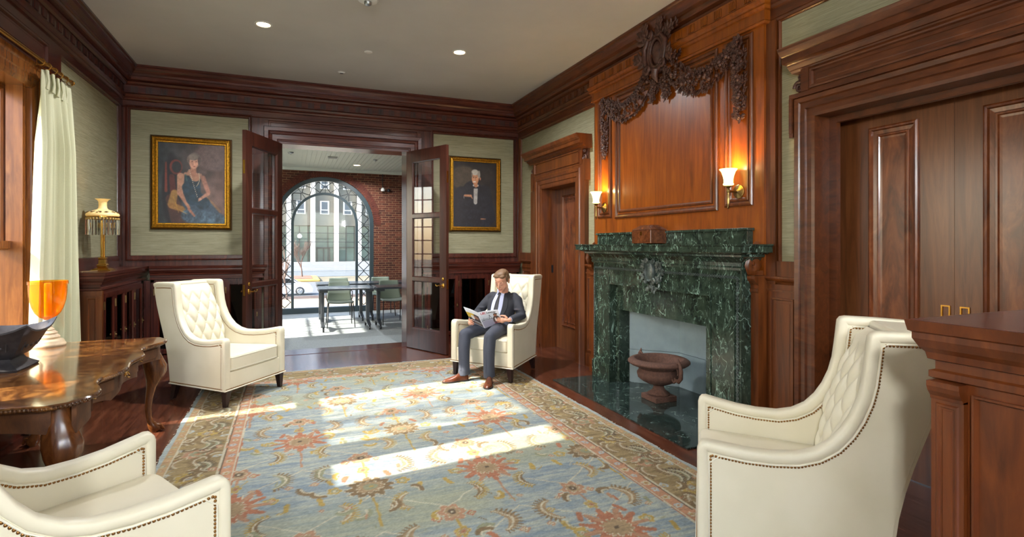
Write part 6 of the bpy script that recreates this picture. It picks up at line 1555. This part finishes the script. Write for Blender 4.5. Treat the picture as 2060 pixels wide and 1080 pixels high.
hand(mb, wrR, (-.62,.76,.05), (0,0,1), (-.45,-.75,.45), (.45,.42,.40,.38), .05)
hand(mb, wrL, (.82,.55,-.02), (0,0,1), (.45,-.62,.30), (.22,.20,.20,.22), .05)
man = build(mb, 'person', skin, origin=(0,0,0)); remesh(man, .0034, 3); man.location = MO; man.rotation_euler = (0,0,MR)
tag(man, 'man in a charcoal suit and dark tie sitting in the armchair reading a magazine', 'person')
def part(mb, name, mat, sm=60, vox=None, it=2, **k):
    o = build(mb, name, mat, man, smooth=sm, world=False, **k)
    if vox: remesh(o, vox, it)
    return o
# eyelids, brows, lips
mb = MB()
for s in (-1, 1): mb.tube([H(s*.018,.092,.004), H(s*.031,.0935,.001), H(s*.044,.087,.003)], .0018, 6)
part(mb, 'eyelashes', plain('lash', (96,62,48), .6)); mb = MB()
for s in (-1, 1): mb.tube([H(s*.014,.096,.029), H(s*.032,.094,.035), H(s*.050,.080,.030)], [.003,.004,.002], 6)
part(mb, 'eyebrows', M['hair']); mb = MB()
mb.tube([H(-.021,.098,-.054), H(-.008,.107,-.0525), H(0,.106,-.054), H(.008,.107,-.0525), H(.021,.098,-.054)], [.002,.004,.0035,.004,.002], 8); mb.tube([H(-.017,.099,-.058), H(0,.1055,-.061), H(.017,.099,-.058)], [.002,.0045,.002], 8)
part(mb, 'lips', plain('lip', (186,106,96), .45))
# hair: cap following the skull, side parting, short sides
mb = MB(); hball(mb, (0,-.034,.058), (.081,.094,.076)); hball(mb, (0,-.06,.02), (.077,.066,.07)); hball(mb, (.02,.040,.093), (.056,.042,.026)); hball(mb, (-.03,.044,.088), (.042,.036,.025)); hball(mb, (0,.01,.108), (.06,.06,.026))
for s in (-1, 1): hball(mb, (s*.070,-.002,.040), (.013,.030,.040)); hball(mb, (s*.074,.012,.020), (.007,.010,.024))
rnd = random.Random(6)
for k in range(60):
    a = rnd.uniform(-1.25,1.25); t0 = rnd.uniform(-.06,.0); mb.tube([H(.060*math.sin(a), t0, .100+.024*math.cos(a)), H(.066*math.sin(a)+.006, t0+.045, .098+.024*math.cos(a)), H(.066*math.sin(a)+.010, min(t0+.078,.066), .080+.024*math.cos(a))], [.006,.006,.004], 6)
part(mb, 'hair', M['hair'], vox=.0038, it=1)
# jacket
TS = [(.50,-.015,.165,.135),(.56,-.02,.172,.135),(.62,-.03,.168,.128),(.68,-.042,.168,.122),(.74,-.058,.178,.118),(.80,-.078,.192,.112),(.845,-.090,.192,.102),(.872,-.098,.172,.092),(.895,-.104,.135,.082),(.915,-.107,.095,.072),(.935,-.110,.066,.060)]
def torso(z):
    for a, b in zip(TS[:-1], TS[1:]):
        if a[0] <= z <= b[0]: f = (z-a[0])/(b[0]-a[0]); return [a[i]+(b[i]-a[i])*f for i in range(1, 4)]
    return list(TS[-1][1:]) if z > TS[-1][0] else list(TS[0][1:])
def tp(x, z, off=0):
    cy, rx, ry = torso(z); q = max(0, 1-abs(x/rx)**2.3); return V(x, cy+(ry+off)*q**(1/2.3), z)
mb = MB(); rs = []
for z, cy, rx, ry in TS:
    rs.append([(rx*math.copysign(abs(math.cos(a))**.87, math.cos(a)), cy+ry*math.copysign(abs(math.sin(a))**.87, math.sin(a)), z) for a in [2*PI*k/32 for k in range(32)]])
mb.rings(rs)
for sh, el, wr, s in ((shR, elR, wrR, 1), (shL, elL, wrL, -1)):
    m1 = (sh+el)/2; d = (wr-el).normalized(); e2 = wr-d*.045
    blob(mb, [tuple(sh+V(-s*.03,0,-.0))+(.066,.062), tuple(sh+V(s*.018,0,-.03))+(.066,.062), tuple(m1)+(.058,), tuple(el)+(.056,.054), tuple((el+e2)/2)+(.049,), tuple(e2)+(.040,)])
    for k in range(4): c = el.lerp(sh, .1+.13*k); mb.ball(c+V(0,.012*(-1)**k,0), (.062,.058,.016), 14, 8)
# skirts of the jacket falling open over the thighs
for s in (-1, 1): blob(mb, [(s*.13,.02,.60,.05,.05),(s*.145,.09,.565,.05,.03),(s*.17,.16,.555,.035,.02)])
part(mb, 'jacket', M['suit'], vox=.0075, it=3)
mb = MB()      # shirt front showing between the lapels
def vg(u, v): z = .932-.372*v; w = .050+.030*math.sin(PI*min(1,v*1.1))-.0*v; return tp((u*2-1)*w, z, .009-.006*abs(u*2-1))
mb.grid(vg, 14, 24); part(mb, 'shirt_front', M['shirt'], 180)
mb = MB()      # collar stand and turned-down points
for s in (-1, 1):
    P0 = [V(s*.004,-.022,.938), V(s*.056,-.062,.965), V(s*.064,-.072,.935), V(s*.040,-.020,.893)]
    mb.hexa([tuple(p) for p in P0], [tuple(p+V(s*.002,.004,-.001)) for p in P0])
cs = [(.058*math.sin(a)-.006, -.098+.062*math.cos(a), .940+.012*(1-math.cos(a))) for a in [2*PI*k/20 for k in range(21)]]
mb.tube(cs, [(.005,.019)]*21, 8)
part(mb, 'shirt_collar', M['shirt'], 60)
mb = MB(); rs = []
for v, w, o in ((0,.016,.020),(.06,.019,.024),(.09,.012,.018),(.3,.022,.016),(.7,.032,.016),(.95,.036,.018),(1,.03,.018)):
    z = .925-.33*v; rs.append([tp(-w, z, o-.003), tp(0, z, o+.003), tp(w, z, o-.003), tp(w, z, o-.008), tp(-w, z, o-.008)])
mb.rings(rs); part(mb, 'tie', M['tie'], 60)
mb = MB()      # lapels
for s in (-1, 1):
    rs = []
    for v in np.linspace(0, 1, 14):
        z = .932-.33*v; w0 = .052+.026*math.sin(PI*min(1,v*1.1)); w1 = w0+(.055*math.sin(PI*min(1, .15+v*.85))**.8 if v > .18 else .02+.12*v); w1 = min(w1, .15)
        a, b = tp(s*w0, z, .012), tp(s*w1, z, .010); rs.append([a, b, b-V(0,.008,0), a-V(0,.010,0)])
    mb.rings([[tuple(p) for p in r] for r in rs])
part(mb, 'lapels', M['suit'], 40)
# cuffs
mb = MB()
for el, wr in ((elR, wrR), (elL, wrL)):
    d = (wr-el).normalized(); mb.tube([wr-d*.06, wr-d*.018], [.031,.030], 16)
part(mb, 'shirt_cuffs', M['shirt'], 60)
# trousers
mb = MB(); mb.ball((0,-.03,.55), (.165,.15,.095), 24, 14)
LG = ((1, V(.155,.475,.495), V(.105,.545,.105)), (-1, V(-.165,.455,.495), V(-.19,.50,.105)))
for s, kn, an in LG:
    hp = V(s*.085,-.01,.54); blob(mb, [tuple(hp)+(.098,.088), tuple(hp.lerp(kn,.5)+V(0,0,.008))+(.084,.078), tuple(kn+V(0,-.02,-.005))+(.068,.066)], 22)
    mb.ball(kn+V(0,-.015,-.01), .067, 22, 12); mb.tube([kn+V(0,-.015,-.01), kn.lerp(an,.35), kn.lerp(an,.75), an+V(0,-.005,.01), an+V(0,-.012,-.032)], [(.068,.066),(.064,.066),(.060,.062),(.060,.066),(.062,.070)], 22)
    mb.tube([kn+V(0,.055,.0), kn.lerp(an,.5)+V(0,.068,0), an+V(0,.064,.02)], .005, 8)
part(mb, 'trousers', M['trouser'], vox=.0065, it=2)
# shoes
def shoe(heel, toe):
    h, t_ = Vector(heel+(0,)), Vector(toe+(0,)); D = (t_-h); L = .292; D.normalize(); S = Vector((D.y, -D.x, 0)); nm = 14
    pr = [(0,.024,.058),(.04,.033,.082),(.10,.034,.098),(.2,.034,.104),(.3,.033,.098),(.40,.034,.082),(.5,.040,.068),(.6,.046,.058),(.7,.047,.050),(.8,.043,.043),(.9,.033,.037),(.96,.022,.031),(1,.006,.022)]
    rs = []
    for q, w, ht in pr:
        c = h+D*(L*q); rs.append([tuple(c+S*w*math.copysign(abs(math.cos(a))**.8, math.cos(a))*(1 if math.sin(a) < .2 else .92)+V(0,0,.014+(ht-.014)*max(0, math.sin(a))**.75)) for a in [PI*k/nm for k in range(nm+1)]])
    mb = MB(); mb.rings(rs, closed=True); o = part(mb, 'shoe', M['shoe'], 50)
    mb = MB(); rs = []
    for q, w, ht in pr: c = h+D*(L*q-.002+.004*q); rs.append([tuple(c+S*(w+.005)*s2+V(0,0,z)) for s2, z in ((-1,.0 if q < .28 or q > .42 else .004),(-1,.015),(1,.015),(1,.0 if q < .28 or q > .42 else .004))])
    mb.rings(rs); part2 = build(mb, 'sole', M['sole'], o, smooth=30, world=False)
    mb = MB()
    for q in (.33,.39,.45,.51): c = h+D*(L*q); zt = .014+(np.interp(q, [p[0] for p in pr], [p[2] for p in pr])-.014)+.001; mb.tube([c-S*.018+V(0,0,zt-.006), c+V(0,0,zt), c+S*.018+V(0,0,zt-.006)], .0022, 6)
    build(mb, 'laces', M['sole'], o, smooth=60, world=False)
    mb = MB(); c = h+D*(L*.76); mb.tube([tuple(h+D*(L*(.74-.05*abs(k)/3))+S*k*.0145+V(0,0,.014+.034*math.cos(k/3*1.2))) for k in range(-3,4)], .002, 6); build(mb, 'wingtip_seam', M['sole'], o, smooth=60, world=False)
shoe((.085,.50), (.215,.70)); shoe((-.175,.455), (-.315,.72))
# ================================================================ magazine in his hands
mg = thing('magazine', 'open magazine with a man and a bridge on the cover, in the seated man\'s hands', 'magazine', MO, MR)
B0, B1 = V(.015,.262,.545), V(.035,.385,.735)          # spine bottom, top
TR, BRr = V(-.155,.265,.765), V(-.150,.150,.605)      # front cover free edge (viewer's right)
TL, BL = V(.185,.445,.795), V(.150,.335,.610)        # back cover free edge (viewer's left)
def bil(a, b, c, d, u, v, bow=.0):
    p = a.lerp(b, u).lerp(d.lerp(c, u), v); n = (b-a).cross(d-a).normalized(); return p+n*bow*math.sin(PI*u)
M['paper'] = vcol('magazine_cover', .35, 40, .03)
def cover(a, b, c, d, kind, bow, flip):
    nx, ny = 70, 90; X, Y = np.meshgrid(np.linspace(0,1,nx+1), np.linspace(0,1,ny+1)); C = np.ones((ny+1,nx+1,3))*np.array([206,210,222.])
    def put(m, col): C[m] = col
    def el(cx, cy, rx, ry): return ((X-cx)/rx)**2+((Y-cy)/ry)**2 < 1
    def sg(x0,y0,x1,y1,w): L = (x1-x0)**2+(y1-y0)**2; t = np.clip(((X-x0)*(x1-x0)+(Y-y0)*(y1-y0))/L,0,1); return np.hypot(X-x0-t*(x1-x0), Y-y0-t*(y1-y0)) < w
    if kind == 0:
        C[:] = (np.array([214,220,232.])[None,None]*(1-.25*(1-Y)[...,None])); put(Y < .42, (150,148,168)); put((Y < .47) & (Y > .44) & (X < .62), (60,62,70)); put(sg(.42,.47,.48,.72,.012), (70,70,76)); put(sg(.55,.47,.48,.72,.012), (70,70,76)); put(sg(.12,.47,.15,.6,.01), (90,90,98)); put((Y > .52) & (Y < .54) & (X < .4), (90,92,104))
        put(el(.78,.30,.20,.32), (84,66,62)); put(el(.72,.33,.045,.14), (214,206,206)); put(el(.76,.66,.085,.105), (132,84,60)); put(el(.79,.72,.10,.07), (66,50,44)); put(el(.76,.64,.06,.07), (150,98,72)); put(el(.70,.12,.12,.05), (120,60,72)); put((Y > .78), (214,218,230))
    else:
        put((Y < .72) & (Y > .02) & (X > .0) & (X < .9), (60,56,60)); put((X-Y*.25 < .35) & (Y < .72) & (Y > .4), (190,160,60)); put(el(.6,.5,.2,.1), (150,110,90)); put(el(.35,.45,.12,.14), (196,196,200)); put((Y > .2) & (Y < .24) & (X < .9), (216,216,220)); put(el(.55,.12,.3,.06), (120,104,100)); put((Y > .78) & (Y < .80) & (X > .1) & (X < .5), (150,150,160))
    o = painted('cover', M['paper'], lambda u, v: tuple(bil(a, b, c, d, u, v, bow)), nx, ny, C); o.parent = mg; o.location = (0,0,0)
    me = o.data; off = Vector(tuple(bil(a,b,c,d,0,0,bow)))
    for vtx in me.vertices: vtx.co += off
    m = o.modifiers.new('th', 'SOLIDIFY'); m.thickness = .0025; m.offset = -1 if flip else 1; return o
cover(B0, BRr, TR, B1, 0, -.012, False); cover(BL, B0, B1, TL, 1, -.008, False)
ex = (TR-B1).normalized(); eyv = (B1-B0).normalized(); ez = ex.cross(eyv).normalized(); eyv = ez.cross(ex).normalized()
# which way faces the reader's opposite side (towards +y, the camera)
sgn = 1 if ez.y > 0 else -1
def tmat(u, v, w):
    p = bil(B0, BRr, TR, B1, u, v, -.012)+ez*w; m = Matrix((ex, eyv, ez)).transposed().to_4x4(); m.translation = p; return m
u = .10
for word, mt, sz in (('USC', M['red'], .040), ('Lawyer', M['sole'], .034)):
    for c in word:
        wd = {'U':.095,'S':.08,'C':.09,'L':.085,'a':.075,'w':.10,'y':.075,'e':.075,'r':.06}[c]; uu = u+wd/2
        q0 = bil(B0, BRr, TR, B1, uu-.02, .87, -.012); q1 = bil(B0, BRr, TR, B1, uu+.02, .87, -.012); e1 = (q1-q0).normalized(); e3 = e1.cross(eyv).normalized(); e2 = e3.cross(e1)
        m = Matrix((e1, e2, e3)).transposed().to_4x4(); m.translation = (q0+q1)/2+e3*.0028*(1 if e3.y > 0 else -1); text_mesh(c, sz, mt, mg, m, 'title_letter', .0003, .0008); u += wd
    u += .03
